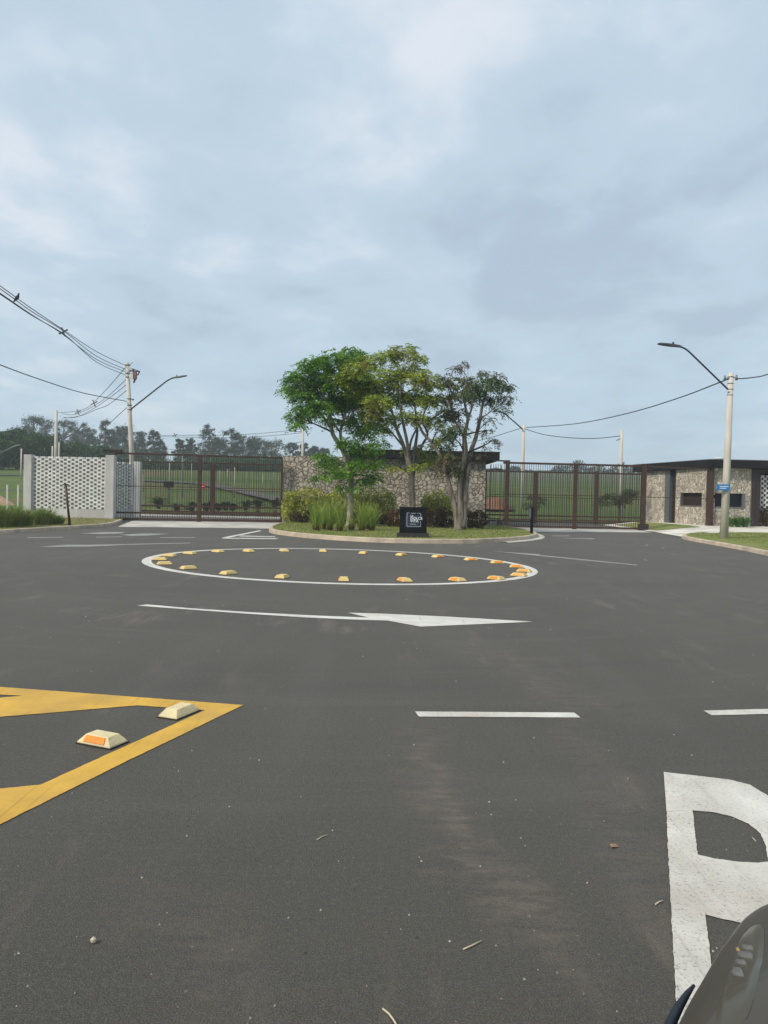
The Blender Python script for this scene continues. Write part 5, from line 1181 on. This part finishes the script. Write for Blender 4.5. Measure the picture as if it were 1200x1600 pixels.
for sx_ in (-1, 1):
    for wy in (.72, -1.75):
        wh = MB().tube([(CX+sx_*.66, wy, .33), (CX+sx_*.87, wy, .33)], .33, 32).build('wheel', 'tyre', t)
        MB().tube([(CX+sx_*.871, wy, .33), (CX+sx_*.879, wy, .33)], .22, 24).build('rim', 'rim', wh)
        # arch trim bulging outside the body
        pts = [(CX+sx_*(.905 if wy < 0 else .90+.0), wy+.40*math.cos(a_), .33+.40*math.sin(a_)) for a_ in [R(q) for q in range(-8, 189, 14)]]
        MB().tube(pts, .028, 8).build('arch_trim', 'trim', t)
# lower dark bumper edge seen outside the painted corner
bp = [G(x, y, .60) for x, y in ((1084, 1540), (1073, 1554), (1062, 1571), (1050, 1595), (1038, 1622), (1024, 1655), (1012, 1700))]
MB().tube(bp, [.003, .006, .008, .009, .010, .010, .01], 8).build('bumper_trim', 'trim', t)
# headlight: a lens following the corner, raised a few mm, with lamp modules inside
from mathutils.bvhtree import BVHTree
dg = bpy.context.evaluated_depsgraph_get(); bme = body.evaluated_get(dg).to_mesh()
off = Vector((CX, -.4, 0)); bv = BVHTree.FromPolygons([v.co+off for v in bme.vertices], [p.vertices[:] for p in bme.polygons])
def on_car(px, py, lift):
    d_ = ray(px, py).normalized(); h_ = bv.ray_cast(Vector((0, 0, CAMH)), d_)
    if h_[0] is None: return None
    nn = h_[1] if h_[1].dot(d_) < 0 else -h_[1]
    return h_[0]+nn*lift
def patch(outline, lift, name, m, parent, label=None, thick=.004):
    cxp = sum(p[0] for p in outline)/len(outline); cyp = sum(p[1] for p in outline)/len(outline)
    rings = [1, .8, .6, .4, .2]; vs = []; nn = len(outline)
    for r_ in rings:
        for x, y in outline:
            q = on_car(cxp+(x-cxp)*r_, cyp+(y-cyp)*r_, lift if r_ < 1 else .0005)
            if q is None: return None
            vs.append(q)
    vs.append(on_car(cxp, cyp, lift))
    fs = [(i*nn+k, i*nn+(k+1) % nn, (i+1)*nn+(k+1) % nn, (i+1)*nn+k) for i in range(4) for k in range(nn)]+[(4*nn+k, 4*nn+(k+1) % nn, 5*nn) for k in range(nn)]
    return MB().add(vs, fs, True).build(name, m, parent, label=label)
hl = [(1172, 1450), (1182, 1445), (1190, 1446), (1194, 1455), (1195, 1475), (1192, 1500), (1186, 1530), (1178, 1562), (1168, 1590), (1150, 1605), (1128, 1603), (1118, 1592), (1124, 1565), (1134, 1535), (1144, 1505), (1152, 1480), (1161, 1462)]
lens = patch(hl, .004, 'headlight', 'lens', t, 'smoked swept headlight on the front corner')
if lens:
    for q, mm, nm in [([(1163, 1483), (1180, 1485), (1179, 1489), (1161, 1487)], 'chrome', 'lamp_module'), ([(1157, 1493), (1180, 1496), (1178, 1503), (1154, 1499)], 'chrome', 'lamp_module'), ([(1154, 1506), (1170, 1508), (1168, 1512), (1152, 1510)], 'chrome', 'lamp_module'), ([(1150, 1518), (1163, 1519), (1166, 1531), (1146, 1529)], 'chrome', 'lamp_module'), ([(1154, 1488), (1159, 1487.5), (1158, 1490), (1154, 1490.5)], 'amber', 'indicator')]:
        patch(q, .008, nm, mm, lens)

# ------------------------------------------------------------------ haze
b = MB().box((0, 160, 10.5), (1400, 560, 26)); hb = b.build('haze', 'white'); hb.data.materials.clear()
hm = bpy.data.materials.new('haze_air'); hm.use_nodes = True; hn = hm.node_tree.nodes; hn.clear()
ho = hn.new('ShaderNodeOutputMaterial'); hv = hn.new('ShaderNodeVolumePrincipled'); hv.inputs['Color'].default_value = (.90, .96, 1.0, 1)
hv.inputs['Density'].default_value = .0009; hv.inputs['Anisotropy'].default_value = .2
hm.node_tree.links.new(hv.outputs[0], ho.inputs['Volume']); hb.data.materials.append(hm); hb['kind'] = 'stuff'; hb['label'] = 'thin pale bluish haze over the whole site'; hb['category'] = 'haze'
